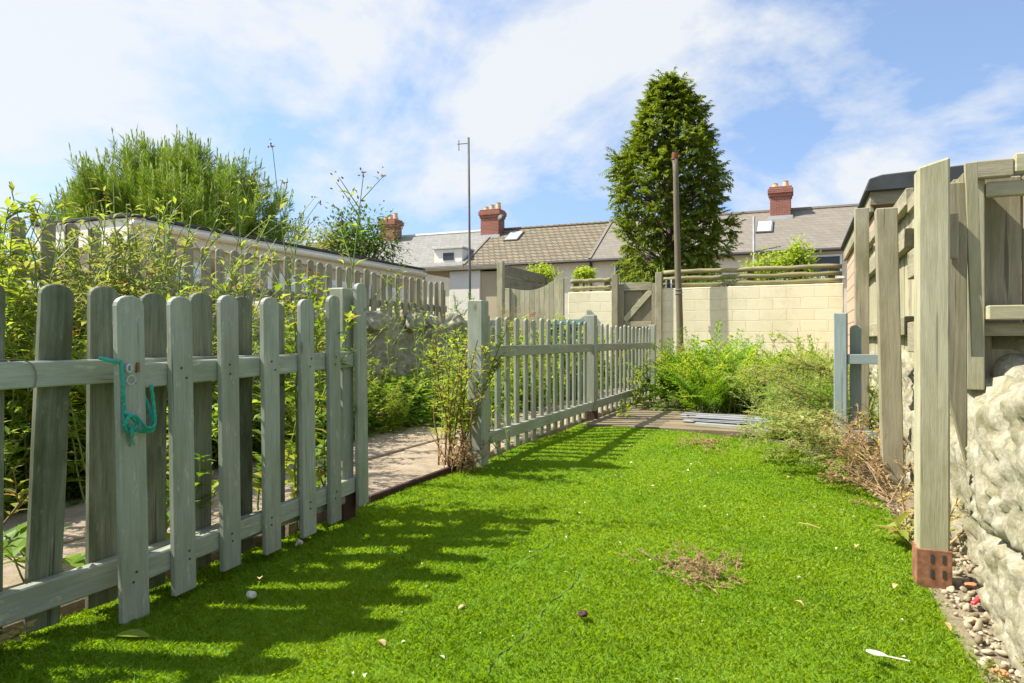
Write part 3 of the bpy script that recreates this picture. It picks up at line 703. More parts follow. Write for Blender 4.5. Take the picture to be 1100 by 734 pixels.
sl.build('slot', M['pipe'], p1)
p2 = MB(); p2.box(-0.05, 0.05, -0.045, 0.045, -0.05, 1.46); p2.bm.verts.ensure_lookup_table()
for v in p2.bm.verts: v.co.x += (1.46 - v.co.z)*0.022
p2.build('post', M['grey_z'], bfn, 0.005, loc=(0.405-0.5, 4.05-4, 0))
bx('post', 0.345, 0.435, 5.36, 5.45, -0.05, 1.70, 'grey_z'); bx('post', 0.47, 0.56, 7.0, 7.09, -0.05, 1.75, 'grey_z')
for (ya, yb, zs) in ((3.0, 4.02, ((1.425, 1.50), (1.085, 1.225), (0.715, 0.865))), (4.09, 5.358, ((1.48, 1.57), (1.26, 1.36), (0.80, 0.90))), (5.452, 6.998, ((1.55, 1.64), (1.3, 1.4), (0.8, 0.9)))):
    for z0, z1 in zs: bx('rail', 0.50, 0.54, ya + (0.35 if z0 == 1.425 else 0), yb, z0, z1, 'grey_y')
y = 2.98
while y < 7.3:
    w = rr.uniform(0.125, 0.15); top = rr.uniform(1.38, 1.44) if y < 4 else rr.uniform(1.5, 1.62)
    bx('board', 0.545 + rr.uniform(0, 0.008), 0.566, y, y + w, rr.uniform(0.60, 0.70), top, 'pale_z' if rr.random() < 0.6 else 'grey_z', 0.003); y += w + rr.choice((0.006, 0.012, 0.04))
# broken slats beside the first post
sA = MB(); sA.beam((0.512-0.5, 2.66-4, 1.36), (0.540-0.5, 2.70-4, 0.72), 0.035, 0.018, (0, 1, 0)); sA.build('slat', M['pale_z'], bfn, 0.002)['label'] = 'broken pale slat hanging loose beside the first post'
sB = MB(); sB.box(0.443-0.5, 0.472-0.5, 2.62-4, 2.66-4, 1.045, 1.19); sB.build('block', M['grey_z'], bfn, 0.003)
sC = MB(); sC.box(0.450-0.5, 0.505-0.5, 2.665-4, 2.69-4, 0.34, 1.30)
for v in sC.bm.verts:
    if v.co.z < 0.5 and v.co.x < -0.02: v.co.z += 0.25
sC.build('slat', M['dull_z'], bfn, 0.003)

# -- fence panel turning right, seen face on
fp = thing('fence_panel', 'shaded board panel with pale rails facing the camera, in the top right corner', 'fence', (0.56, 2.85, 0))
def fb(nm, x0, x1, y0, y1, z0, z1, mat): return MB().box(x0-0.56, x1-0.56, y0-2.85, y1-2.85, z0, z1).build(nm, M[mat], fp, 0.004)
fb('post', 0.535, 0.590, 2.84, 2.93, 0.60, 1.345, 'pale_z'); fb('post', 1.95, 2.03, 2.84, 2.93, 0.3, 1.36, 'grey_z')
fb('cap_rail', 0.545, 0.665, 2.80, 2.838, 1.335, 1.395, 'grey_x'); fb('cap_rail', 0.667, 2.05, 2.795, 2.838, 1.345, 1.41, 'pale_x')
fb('rail', 0.592, 2.0, 2.83, 2.87, 1.275, 1.325, 'pale_x'); fb('rail', 0.592, 2.0, 2.80, 2.86, 0.845, 0.895, 'pale_x'); fb('rail', 0.56, 2.0, 2.86, 2.92, 0.79, 0.838, 'grey_x')
x = 0.592
while x < 1.95:
    w = rr.uniform(0.085, 0.13); fb('board', x, x + w, 2.935, 2.955, 0.62, 1.36, 'dull_z'); x += w + 0.004  # duller timber puts the shade on these boards into their colour
lw = MB().box(0.63, 2.3, 2.93, 3.2, -0.05, 0.79); bmesh.ops.subdivide_edges(lw.bm, edges=lw.bm.edges, cuts=10, use_grid_fill=True)
for v in lw.bm.verts: v.co += Vector((0, 1, 0))*mnoise.fractal(v.co*3, 1, 2, 4)*0.03
tag(lw.build('rendered_wall', M['dirtyrender'], None, smooth=True), 'olive-stained rendered wall under the board panel behind the white boulders', 'wall')

# ================================================================== BACK WALL, GATE, LOGS, POLES
bw = MB().box(-2.28, 0.62, 12.1, 12.3, -0.05, 1.68); tag(bw.build('block_wall', M['blocks'], None, 0.01), 'cream painted block wall at the end of the garden, right of the back gate', 'wall')
bw = MB().box(-4.0, -3.16, 12.1, 12.3, -0.05, 1.66); tag(bw.build('block_wall', M['blocks'], None, 0.01), 'short cream painted block wall left of the wooden back gate', 'wall')
def logs(x0, x1, zs, label, posts):
    t = thing('log_rail', label, 'fence', ((x0+x1)/2, 12.2, 1.66)); r = random.Random(int(x1*10)+50)
    for z in zs:
        n = 14; pts = [(x0 + (x1-x0)*i/n - (x0+x1)/2, r.uniform(-0.008, 0.008), z - 1.66 + r.uniform(-0.008, 0.008)) for i in range(n+1)]
        MB().tube(pts, [0.040 + r.uniform(-0.004, 0.004) for _ in pts], 10).build('log', M['log'], t, smooth=True)
    for p in posts: MB().box(p - 0.05 - (x0+x1)/2, p + 0.05 - (x0+x1)/2, 0.042, 0.12, -0.6, zs[-1] - 1.66 + 0.03).build('post', M['dull_z'], t, 0.004)
logs(-2.25, 0.60, (1.735, 1.85, 1.965), 'three mossy round log rails above the long cream wall', (-2.1, -0.8, 0.45))
logs(-3.98, -3.20, (1.73, 1.87), 'two pale log rails above the short cream wall left of the back gate', (-3.9, -3.3))
bg = thing('garden_gate', 'weathered plank back gate with a diagonal brace, set between two grey posts', 'gate', (-2.70, 12.12, 0))
MB().box(-0.33, 0.33, 0.03, 0.05, 0.10, 1.76).build('plank_panel', m_wood('gate_planks', (0.24, 0.20, 0.13), (0.38, 0.33, 0.22), (0.16, 0.14, 0.08), 'z', 0.6, 1.4), bg, 0.003)
for x0, x1 in ((-0.35, -0.25), (0.25, 0.35)): MB().box(x0, x1, -0.01, 0.028, 0.08, 1.78).build('stile', M['grey_z'], bg, 0.004)
for z0, z1 in ((1.66, 1.80), (1.0, 1.10), (0.12, 0.24)): MB().box(-0.248, 0.248, -0.012, 0.028, z0, z1).build('rail', M['grey_x'], bg, 0.004)
MB().beam((-0.24, 0.005, 1.12), (0.24, 0.005, 1.65), 0.03, 0.10, (-0.5, 0, 0.45)).build('brace', M['pale_x'], bg, 0.003)
for x, h, lab in ((-3.10, 1.95, 'grey timber post on the left of the wooden back gate'), (-2.315, 1.96, 'grey timber post on the right of the wooden back gate')):
    o = MB().box(-0.055, 0.055, -0.05, 0.05, -0.05, h).build('gate_post', M['grey_z'], None, 0.005, loc=(x, 12.08, 0)); tag(o, lab, 'post')
for k in range(5):                                # pegs on the log beside the gate
    t = thing('clothes_peg', 'small plastic clothes peg clipped to the log end beside the gate', 'peg', (-2.20 + 0.045*k, 12.15, 1.78), 0, 'pegs on the log rail')
    mt = M['upvc'] if k % 2 == 0 else M['pipe']
    for s in (-1, 1): MB().box(-0.011, 0.011, s*0.007 - 0.004 - 0.01, s*0.007 + 0.004 - 0.01, -0.09, 0.05).build('jaw', mt, t, 0.002)
# wooden pole
pts = [on_y(731 - 6*t, 395 + (165-395)*t, 11.87) for t in np.linspace(0, 1, 10)]; pts[0].z = 0.4
pts = [Vector((pts[0].x, 11.87, -0.1))] + [p + Vector((rr.uniform(-0.008, 0.008), 0, 0)) for p in pts]
wp = thing('wooden_pole', 'tall thin weathered wooden pole in front of the cream wall and conifer', 'pole', (0, 0, 0))
MB().tube(pts, np.linspace(0.062, 0.045, len(pts)), 10).build('shaft', M['pole_wood'], wp, smooth=True)
MB().tube([pts[-1] - Vector((0, 0, 0.10)), pts[-1] + Vector((0, 0, 0.015))], [0.058, 0.05], 10).build('cap', M['rustpole'], wp)
MB().tube([(p.x, p.y, p.z) for p in [pts[4] + Vector((0.062*math.cos(a), 0.062*math.sin(a), 0.01*a)) for a in np.linspace(0, 12.5, 30)]], 0.006, 5).build('cord', M['sheet'], wp)
# metal pole
b0 = on_y(505.5, 330, 11.65)
mp = thing('metal_pole', 'tall slim grey metal pole standing among the shrubs left of the brown tiled roof', 'pole', (b0.x, 11.65, 0))
MB().tube([(0, 0, -0.1), (-0.02, 0, 2.4), (-0.045, 0, 4.63)], 0.022, 10).build('shaft', M['steel'], mp, smooth=True)
am = MB(); am.tube([(-0.045, 0, 4.52), (-0.28, 0, 4.53)], 0.009, 6); am.tube([(-0.25, 0, 4.40), (-0.25, 0, 4.60)], 0.008, 6); am.build('bracket', M['steel'], mp)

# ---- neighbours' fences and sheds beyond
cf = thing('fence_panel', 'pale grey board panel with a dipped curved top, left of the short cream wall', 'fence', (-4.6, 11.9, 0))
n = 10
for i in range(n):
    xa, xb = -5.08 + 0.97*i/n, -5.08 + 0.97*(i+1)/n - 0.005
    f = lambda x: 1.70 + 0.20*((x + 4.72)/0.55)**2*(1 if x > -4.72 else 0.6)
    mb = MB(); mb.prism([(xa + 4.6, 0, 0.0), (xb + 4.6, 0, 0.0), (xb + 4.6, 0, f(xb)), (xa + 4.6, 0, f(xa))], (0, 0.018, 0)); mb.build('board', M['sheetwood'] if 'sheetwood' in M else M['pale_z'], cf, 0.002)
for xx, hh in ((-4.06, 1.90), (-5.13, 1.75)): MB().box(xx + 4.6 - 0.045, xx + 4.6 + 0.045, -0.05, 0.04, -0.05, hh).build('post', M['pale_z'], cf, 0.004)
MB().box(-0.48, 0.49, 0.019, 0.06, 0.5, 0.6).build('rail', M['grey_x'], cf, 0.003)
sf = thing('fence_panel', 'brown horizontal board fence panel running away behind the curved pale panel', 'fence', (-5.46, 12.3, 0))
MB().box(-0.06, 0.06, -0.06, 0.06, -0.05, 2.32).build('post', M['pale_z'], sf, 0.004); MB().box(-0.05, 0.05, 2.5, 2.6, -0.05, 2.2).build('post', M['dull_z'], sf, 0.004)
for z0, z1 in ((2.06, 2.27), (1.82, 2.04), (1.58, 1.80), (1.34, 1.56), (1.1, 1.32), (0.86, 1.08)): MB().box(-0.02, 0.012, 0.062, 2.498, z0, z1).build('board', M['dull_y'], sf, 0.004)
ws = thing('garden_shed', 'small white rendered outbuilding with a thin flat roof behind the metal pole', 'shed', (-7.1, 14, 0))
MB().box(-0.42, 0.36, 0, 2.2, -0.05, 2.36).build('wall', M['whitewall'], ws, 0.01); MB().box(0.362, 0.9, 0.05, 2.2, -0.05, 2.33).build('side_wall', M['beige'], ws, 0.01); MB().box(-1.25, 0.98, -0.12, 2.3, 2.364, 2.43).build('roof', M['dull_x'], ws, 0.005)
for x in (-1.15, 0.85): MB().box(x, x + 0.09, -0.1, -0.01, -0.05, 2.362).build('post', M['grey_z'], ws, 0.004)

ls = thing('outbuilding', 'low flat-roofed neighbouring outbuilding with a long cream fascia, beyond the left fence', 'outbuilding', (-7.0, 5.43, 0))
MB().box(-1.62, -0.06, 0.06, 6.45, -0.05, 1.98).build('wall', M['beige'], ls, 0.01)
MB().box(-0.05, -0.0, 0.0, 6.5, 1.93, 2.17).build('fascia', M['fascia'], ls, 0.006); MB().box(-1.68, -0.052, -0.0, 0.045, 1.86, 2.165).build('fascia', M['whitewall'], ls, 0.006)
MB().box(-1.7, 0.03, -0.03, 6.53, 2.172, 2.21).build('roof', M['felt'], ls, 0.006)
gt = MB(); gt.tube([(0.05, -0.02, 2.09), (0.05, 6.5, 2.075)], 0.045, 10); gt.build('gutter', M['fascia'], ls, smooth=True)
for ya, yb in ((0.6, 1.5), (2.2, 3.2), (3.6, 4.9), (5.2, 6.0)):
    w = MB().box(-0.056, -0.045, ya, yb, 0.9, 1.75).build('window', M['upvc'], ls, 0.003); MB().box(-0.044, -0.038, ya + 0.08, yb - 0.08, 0.98, 1.67).build('pane', M['sky_glass'], w)

rs = thing('garden_shed', 'flat felt-roofed shed with pinkish horizontal cladding behind the tall right fence', 'shed', (0.66, 7.6, 0))
MB().box(0, 2.6, 0, 4.4, -0.05, 2.12).build('wall', M['pinkclad'], rs, 0.01)
MB().box(-0.05, -0.012, -0.12, 4.4, 2.02, 2.20).build('fascia', M['grey_y'], rs, 0.005); MB().box(-0.05, 2.7, -0.16, -0.122, 2.08, 2.22).build('fascia', M['dull_x'], rs, 0.005)
MB().prism([(-0.10, -0.2, 2.205), (2.75, -0.2, 2.23), (2.75, -0.2, 2.47), (0.05, -0.2, 2.36), (-0.06, -0.2, 2.33)], (0, 4.7, 0)).build('roof', M['felt'], rs, 0.01)

# ---- terrace of houses
HY, RY, EZ, RZ = 32.5, 36.3, 4.62, 7.05
def roof_z(y): return EZ + (RZ-EZ)*(y - (HY-0.3))/(RY - (HY-0.3))
def house(x0, x1, roofmat, wallmat, label, chim=None, wins=(), lights=(), pipes=(), dormer=None, nm='terraced_house'):
    t = thing(nm, label, 'house', (x0, HY, 0)); X = x1 - x0
    MB().prism([(0.01, 0, -0.1), (0.01, 2*(RY-HY), -0.1), (0.01, 2*(RY-HY), EZ), (0.01, RY-HY, RZ-0.16), (0.01, 0, EZ)], (X-0.02, 0, 0)).build('wall', M[wallmat], t)
    e = -0.3; r_ = MB()
    r_.prism([(0, e, EZ-0.02), (0, RY-HY, RZ-0.02), (0, 2*(RY-HY)-e, EZ-0.02), (0, 2*(RY-HY)-e, EZ+0.10), (0, RY-HY, RZ+0.10), (0, e, EZ+0.10)], (X, 0, 0))
    rf = r_.build('roof', M[roofmat], t)
    MB().tube([(0.0, RY-HY, RZ+0.10), (X, RY-HY, RZ+0.10)], 0.11, 8).build('ridge_tile', M['lead'] if roofmat == 'slate' else M[roofmat], rf)
    MB().tube([(0.02, e-0.05, EZ+0.0), (X-0.02, e-0.05, EZ+0.0)], 0.07, 8).build('gutter', M['pipe'], t)
    MB().box(0.0, 0.14, e, RY-HY, 0, 0.16).bm.free()
    vg = MB(); vg.beam((X-0.05, e, EZ+0.13), (X-0.05, RY-HY, RZ+0.13), 0.14, 0.06); vg.build('verge', M['slate_dark'], rf)
    if chim is not None:
        cx, w, ztop, pots = chim; c = MB(); y0 = RY-HY-0.85
        c.box(cx-x0-w/2, cx-x0+w/2, y0, y0+0.85, RZ-0.9, ztop-0.5); c.box(cx-x0-w/2-0.05, cx-x0+w/2+0.05, y0-0.05, y0+0.9, ztop-0.497, ztop-0.35); c.box(cx-x0-w/2-0.10, cx-x0+w/2+0.10, y0-0.10, y0+0.95, ztop-0.347, ztop-0.1); c.box(cx-x0-w/2-0.04, cx-x0+w/2+0.04, y0-0.04, y0+0.89, ztop-0.097, ztop)
        co = c.build('chimney', M['redbrick'], t, 0.02)
        MB().box(cx-x0-w/2-0.09, cx-x0+w/2+0.09, y0-0.09, y0-0.012, roof_z(y0+HY)+0.02, roof_z(y0+HY)+0.22).build('flashing', M['lead'], co)
        for k in range(pots):
            px_ = cx-x0 - w/2 + w*(k+0.5)/pots; MB().tube([(px_, y0+0.42, ztop), (px_, y0+0.42, ztop+0.08), (px_, y0+0.42, ztop+0.18+0.09*((k*7)%3)), (px_, y0+0.42, ztop+0.22+0.09*((k*7)%3))], [0.17, 0.15, 0.12, 0.14], 10).build('chimney_pot', M['pot'], co)
    for (wx, wz, ww, wh) in wins:
        w = MB().box(wx-x0-ww/2, wx-x0+ww/2, -0.05, -0.003, wz-wh/2, wz+wh/2).build('window', M['upvc'], t, 0.01)
        MB().box(wx-x0-ww/2+0.09, wx-x0+ww/2-0.09, -0.062, -0.052, wz-wh/2+0.09, wz+wh/2-0.09).build('pane', M['glass'], w)
        MB().box(wx-x0-ww/2-0.08, wx-x0+ww/2+0.08, -0.12, -0.003, wz-wh/2-0.09, wz-wh/2-0.003).build('sill', M['whitewall'], w)
    for (lx, ly, lw_, lh) in lights:
        sl_ = (RZ-EZ)/(RY-HY+0.3); q = MB(); a = Vector((0, 1, sl_)).normalized(); nn = Vector((0, -sl_, 1)).normalized(); c = Vector((lx-x0, ly-HY, roof_z(ly)+0.14))
        q.beam(c - a*lh/2, c + a*lh/2, lw_, 0.1, nn); w = q.build('rooflight', M['steel'], rf, 0.01)
        q = MB(); c2 = c + nn*0.056; q.beam(c2 - a*(lh/2-0.08), c2 + a*(lh/2-0.08), lw_-0.16, 0.012, nn); q.build('rooflight_pane', M['sky_glass'], rf)
    for px_ in pipes: MB().tube([(px_-x0, -0.1, -0.1), (px_-x0, -0.1, EZ)], 0.06, 8).build('downpipe', M['pipe'], t)
    return t
house(-30.2, -23.2, 'slate', 'cream', 'far left grey-roofed terraced house, mostly hidden behind the small leafy tree', (-23.35, 1.05, 8.15, 3), nm='terraced_house')
hA = house(-23.2, -16.4, 'slate', 'cream', 'terraced house with a light grey slate roof and a boxy white dormer', (-16.45, 1.15, 8.25, 3))
dm = MB().box(4.75, 6.45, 0.12, 2.2, EZ+0.15, EZ+1.05).build('dormer', M['whitewall'], hA, 0.01)
MB().box(4.65, 6.55, -0.02, 2.6, EZ+1.053, EZ+1.15).build('dormer_roof', M['lead'], dm, 0.01); MB().box(5.3, 5.95, 0.09, 0.118, EZ+0.45, EZ+0.85).build('pane', M['glass'], dm)
house(-16.4, -9.5, 'tile', 'cream', 'terraced house with a mottled brown tiled roof and small rooflight', None, ((-13.2, 3.6, 1.2, 1.2),), ((-14.85, 35.25, 0.85, 1.2),), (-12.0, -9.55))
hc = house(-9.5, 3.2, 'slate_dark', 'cream', 'terraced house with a dark slate roof behind the tall conifer', (-0.95, 0.95, 8.2, 2), ((-7.75, 4.0, 1.3, 1.1), (0.75, 3.98, 1.7, 0.95), (-1.0, 3.85, 1.3, 0.9)), ((-1.62, 34.5, 0.75, 1.35),), ())
MB().tube([(-1.95+9.5, -0.36, 3.0), (-1.95+9.5, -0.36, 6.25)], 0.055, 8).build('vent_pipe', M['lead'], hc)
house(3.2, 10.5, 'slate_dark', 'cream', 'terraced house mostly hidden behind the sheds and fence on the right', (8.5, 0.95, 8.35, 2), ((5.5, 3.6, 1.2, 1.2),))
sd = MB(); sd.tube([(0, 0, 0), (0, -0.06, 0.0), (0, -0.10, 0.0)], [0.05, 0.16, 0.22], 14); sdo = sd.build('satellite_dish', M['steel'], None, smooth=True, loc=(-15.65, 35.4, 7.65)); tag(sdo, 'small round satellite dish on the right of the chimney above the brown tiled roof', 'satellite dish')

# ================================================================== TREES
def conifer():
    r = np.random.default_rng(31); b = on_y(718, 300, 18.2); t = thing('conifer_tree', 'tall dense dark green conifer rising behind the cream wall and back gate', 'tree', (b.x, 18.2, 0))
    MB().tube([(0, 0, -0.1), (0.03, 0, 2), (0.05, 0.02, 4.5), (0.08, 0, 7.2)], [0.17, 0.15, 0.09, 0.03], 10).build('trunk', M['bark'], t, smooth=True)
    zs, rs_ = [1.9, 2.3, 2.7, 3.1, 3.7, 4.4, 5.2, 6.06, 6.7, 7.1, 7.4, 7.6], [0.6, 1.05, 1.28, 1.42, 1.50, 1.52, 1.38, 1.06, 0.76, 0.50, 0.28, 0.08]
    s, br = Soup(), Soup(); n = 3600
    for k in range(n):
        z = 1.9 + 5.7*r.random()**0.9; az = r.random()*6.2832; rad = np.interp(z, zs, rs_)*(0.90 + 0.10*math.sin(az*3 + z*2) + 0.08*math.sin(az*5 - z*3.3))
        # gaps low on the left
        f = 0.60 + 0.42*r.random()**0.55
        lump = mnoise.noise(Vector((math.cos(az)*1.7, math.sin(az)*1.7, z*1.35))); lump2 = mnoise.noise(Vector((math.cos(az)*4.1, math.sin(az)*4.1, z*3.3 + 9)))
        rad *= 1 + 0.36*lump + 0.14*lump2; px_ = math.cos(az)
        if lump2 < -0.22 and r.random() < 0.75: continue
        if z < 4.6 and px_ < -0.25 and math.sin(az*9 + z*4.2) > 0.35: continue
        if z < 2.9 and r.random() < 0.45: continue
        p = np.array([math.cos(az)*rad*f, math.sin(az)*rad*f, z]); o = np.array([math.cos(az), math.sin(az), 0])
        d = o*0.7 + np.array([0, 0, 0.75 - 0.8*r.random()]) + r.normal(0, 0.5, 3); L = 0.16 + 0.26*r.random()
        c = curve(r, p, d, L, 5, 0.25, 0.35); m = 13; tt = np.linspace(0.05, 1, m); P, T = samp(c, tt)
        U = norm(np.cross(T, r.normal(0, 0.35, 3) + np.array([0, 0, 1.0]))); sg = np.where(np.arange(m) % 2 == 0, 1, -1)[:, None]
        Dv = T*0.75 + U*sg*0.75 + np.array([0, 0, -0.2]) + r.normal(0, 0.12, (m, 3)); ln = (0.15*(1 - 0.5*tt))*(0.7 + 0.5*r.random(m))
        leaves(s, P, Dv, ln, ln*0.5, curl=0.3); leaves(s, P + Dv*ln[:, None]*0.4, Dv + T*0.6 + r.normal(0, 0.3, (m, 3)), ln*0.8, ln*0.33, curl=0.3); leaves(s, c[-2:-1], [c[-1]-c[-2]], 0.16, 0.06)
        if k % 5 == 0: tube_np(br, curve(r, (0.03, 0, max(0.6, z - 0.5*f*rad)), p - np.array([0, 0, max(0.6, z - 0.5*f*rad)]), np.linalg.norm(p - np.array([0.03, 0, max(0.6, z - 0.5*f*rad)])), 6, 0.08, 0), np.linspace(0.022, 0.008, 7))
    for k in range(260):                              # drooping tawny skirt
        az = r.random()*6.2832; z = 2.0 + 0.9*r.random(); rad = (0.3 + 0.9*r.random()); c = curve(r, (math.cos(az)*rad, math.sin(az)*rad, z), (math.cos(az), math.sin(az), -0.1), 0.4, 5, 0.25, 0.8)
        P, T = samp(c, np.linspace(0, 1, 14)); leaves(s, P, T + r.normal(0, 0.6, (14, 3)), 0.16, 0.035)
    obj('branch', br.mesh('branch'), M['bark'], t); obj('crown', s.mesh('crown'), M['conifer'], t)
    pr = MB(); pr.tube(cr([(-0.38, -1.45, 3.6), (-0.4, -1.5, 3.3), (-0.3, -1.5, 2.95), (-0.05, -1.5, 2.85), (0.2, -1.52, 3.0)]), 0.012, 5)
conifer()
def pine():
    r = np.random.default_rng(17); c0 = Vector((-13.4, 11.7, 0)); t = thing('pine_tree', 'broad domed pine with bristling upright shoots behind the cream fascia on the left', 'tree', c0)
    MB().tube([(0, 0, -0.1), (0.1, 0, 1.5), (0, 0.1, 3.2), (0.1, 0, 4.6)], [0.2, 0.17, 0.1, 0.04], 10).build('trunk', M['bark'], t, smooth=True)
    s, cd, br = Soup(), Soup(), Soup(); A = (2.72, 2.5, 2.55); cz = 2.3
    CL = norm(r.normal(0, 1, (120, 3))); CL[:, 2] = np.abs(CL[:, 2])*1.05 - 0.22*(r.random(120) < 0.4); CF = 0.82 + 0.20*r.random(120)
    for k in range(3000):
        ci = r.integers(0, 120); u = CL[ci] + r.normal(0, 0.105, 3); u /= np.linalg.norm(u)
        if u[1] > 0.55 and r.random() < 0.5: continue
        f = CF[ci] - 0.26*r.random()**1.8; lump = 1 + 0.07*math.sin(u[0]*9 + 2) + 0.06*math.sin(u[1]*11 + u[2]*7)
        p = np.array([u[0]*A[0], u[1]*A[1], u[2]*A[2]])*f*lump + (0, 0, cz)
        if p[2] < 1.0: continue
        d = u*np.array([0.75, 0.75, 0.4]) + np.array([0, 0, 0.95]) + r.normal(0, 0.15, 3); d /= np.linalg.norm(d); L = 0.32 + 0.22*r.random()
        if r.random() < 0.2:
            st = np.array([0, 0, max(0.8, p[2]*0.6)]); tube_np(br, np.array([st, st*0.4 + p*0.6 - (0, 0, 0.15), p]), [0.05, 0.03, 0.015], 4)
        m = 60; tt = r.random(m)*0.92; base = p + d[None]*(tt*L)[:, None]; q = r.normal(0, 1, (m, 3)); q -= (q @ d)[:, None]*d; q = norm(q)
        nd = q*0.75 + d*0.8; leaves(s, base, nd, 0.13 + 0.08*r.random(m), 0.013, up=r.normal(0, 1, (m, 3)), curl=0.0, fold=0.0)
        if u[2] > 0.15 and f > 0.85:
            if r.random() < 0.45: continue
            m = 22; tt = r.random(m)*0.9; L2 = 0.20 + 0.26*r.random(); top = p + d*L*0.8; up_ = d*0.5 + np.array([0, 0, 0.8]); up_ /= np.linalg.norm(up_)
            q = norm(r.normal(0, 1, (m, 3))); leaves(cd, top + up_[None]*(tt*L2)[:, None], q*0.22 + up_, 0.10, 0.022, up=r.normal(0, 1, (m, 3)), curl=0, fold=0)
    obj('branch', br.mesh('branch'), M['bark'], t); obj('crown', s.mesh('crown'), M['pine'], t); obj('shoot', cd.mesh('shoot'), M['candle'], t)['kind'] = 'stuff'
pine()
def leafy_tree(name, label, loc, R3, cz, n, L, mat, seed, trunk=0.08, cat='tree'):
    r = np.random.default_rng(seed); t = thing(name, label, cat, loc); s, br = Soup(), Soup()
    nc = 26; C = r.normal(0, 1, (nc, 3)); C = norm(C)*(0.45 + 0.5*r.random((nc, 1))); C[:, 2] *= 0.9
    for c in C:
        tgt = np.array([c[0]*R3[0], c[1]*R3[1], cz + c[2]*R3[2]]); tube_np(br, curve(r, (0, 0, max(0.1, cz - R3[2]*0.9)), tgt - np.array([0, 0, max(0.1, cz - R3[2]*0.9)]), np.linalg.norm(tgt - np.array([0, 0, max(0.1, cz - R3[2]*0.9)])), 6, 0.12), np.linspace(trunk*0.4, 0.006, 7))
        m = n//nc; P = tgt + r.normal(0, 0.24, (m, 3))*np.array(R3); D = (P - np.array([0, 0, cz])) + r.normal(0, 0.5, (m, 3)); leaves(s, P, D, L*(0.6 + 0.8*r.random(m)), L*0.55, curl=0.25)
    if trunk > 0.02: tube_np(br, np.array([(0, 0, -0.1), (0.02, 0, cz*0.5), (0, 0, cz)]), [trunk, trunk*0.8, trunk*0.4], 8)
    obj('trunk', br.mesh('trunk'), M['bark'], t); obj('crown', s.mesh('crown'), M[mat], t); return t
p = on_y(385, 255, 12.6); leafy_tree('leafy_tree', 'small leafy tree in front of the leftmost red chimney', (p.x, 12.6, 0), (0.85, 0.8, 0.85), 2.85, 4200, 0.10, 'treeleaf', 3)
p = on_y(345, 265, 12.0); leafy_tree('leafy_tree', 'pale loose shrub tree between the pine and the small leafy tree', (p.x, 12.0, 0), (0.6, 0.6, 0.6), 2.65, 1500, 0.08, 'oliveleaf', 4)
for k, (px, py, Y, rad, h, mat, lab) in enumerate(((582, 290, 15.5, 0.35, 2.2, 'limeleaf', 'lime green shrub behind the brown board fence panel'), (627, 291, 15.0, 0.22, 2.15, 'limeleaf', 'small yellowish shrub behind the two log rails'),
                                         (825, 284, 13.6, 0.42, 2.15, 'limeleaf', 'bright spreading shrub behind the log rails, below the rooflight'), (857, 278, 13.6, 0.28, 2.2, 'limeleaf', 'upright pointed shrub behind the log rails, nearest the pink shed'))):
    p = on_y(px, py, Y); leafy_tree('shrub', lab, (p.x, Y, 0), (rad, rad, rad*(1.35 if k == 3 else 0.8)), p.z - 0.1, 1100, 0.08, mat, 40 + k, 0.04, 'shrub')
hd = thing('ivy_hedge', 'dark ivy growing behind the three log rails on the long cream wall', 'hedge', (-0.85, 12.62, 0)); r = np.random.default_rng(91); hs_ = Soup(); n = 5200
P = np.stack([r.uniform(-1.4, 1.35, n), r.uniform(-0.12, 0.25, n), 0.7 + 1.22*r.random(n) + 0.04*np.sin(r.random(n)*9)], 1); az = r.random(n)*6.2832; leaves(hs_, P, np.stack([np.cos(az), np.sin(az) - 0.5, r.normal(0, 0.5, n)], 1), 0.075*(0.6 + 0.7*r.random(n)), 0.05, curl=0.2)
obj('foliage', hs_.mesh('foliage'), M['treeleaf'], hd); sb_ = Soup()
for k in range(12): tube_np(sb_, curve(r, (r.uniform(-1.3, 1.3), 0.1, 0), (0.1*r.normal(), 0, 1), 1.8, 7, 0.15), np.linspace(0.02, 0.006, 8))
obj('stem', sb_.mesh('stem'), M['bark'], hd)
p = on_y(121, 232, 10.2)
t = thing('rusty_pole', 'thin rusty brown pole in front of the domed pine', 'pole', (p.x, 10.2, 0)); MB().tube([(0, 0, 0), (0, 0, 3.55)], 0.035, 8).build('shaft', M['rustpole'], t); MB().tube(cr([(0, 0, 3.2), (-0.5, 0, 3.1), (-1.0, 0, 2.95)]), 0.006, 5).build('wire', M['rope'], t)

# ================================================================== WEEDS: LEFT BED
GL = 'leafy weeds filling the left bed'
var = []
def proto(nm, lab, cat, seed, mat, **kw): return plant_thing(nm, lab, cat, seed, mat, loc=(0, 0, -50), **kw)
kinds = [
    dict(nm='leafy_weed', lab='bushy light green weed in the overgrown bed beyond the near fence', mat='weedleaf', n_stems=8, h=1.15, leafn=46, L=0.12, W=0.045, branches=4, bleaf=9, lean=0.35),
    dict(nm='leafy_weed', lab='bushy light green weed in the overgrown bed beyond the near fence', mat='limeleaf', n_stems=8, h=1.05, leafn=52, L=0.10, W=0.042, branches=4, bleaf=9, lean=0.4),
    dict(nm='leafy_weed', lab='bushy light green weed in the overgrown bed beyond the near fence', mat='weedleaf', n_stems=7, h=0.9, leafn=34, L=0.17, W=0.08, branches=2, bleaf=7, lean=0.45, shape=2),
    dict(nm='leafy_weed', lab='bushy light green weed in the overgrown bed beyond the near fence', mat='oliveleaf', n_stems=10, h=1.3, leafn=34, L=0.10, W=0.03, branches=5, bleaf=8, lean=0.3),
]
protos = []
def leafy(lab_group):
    pass
pr_src = {}
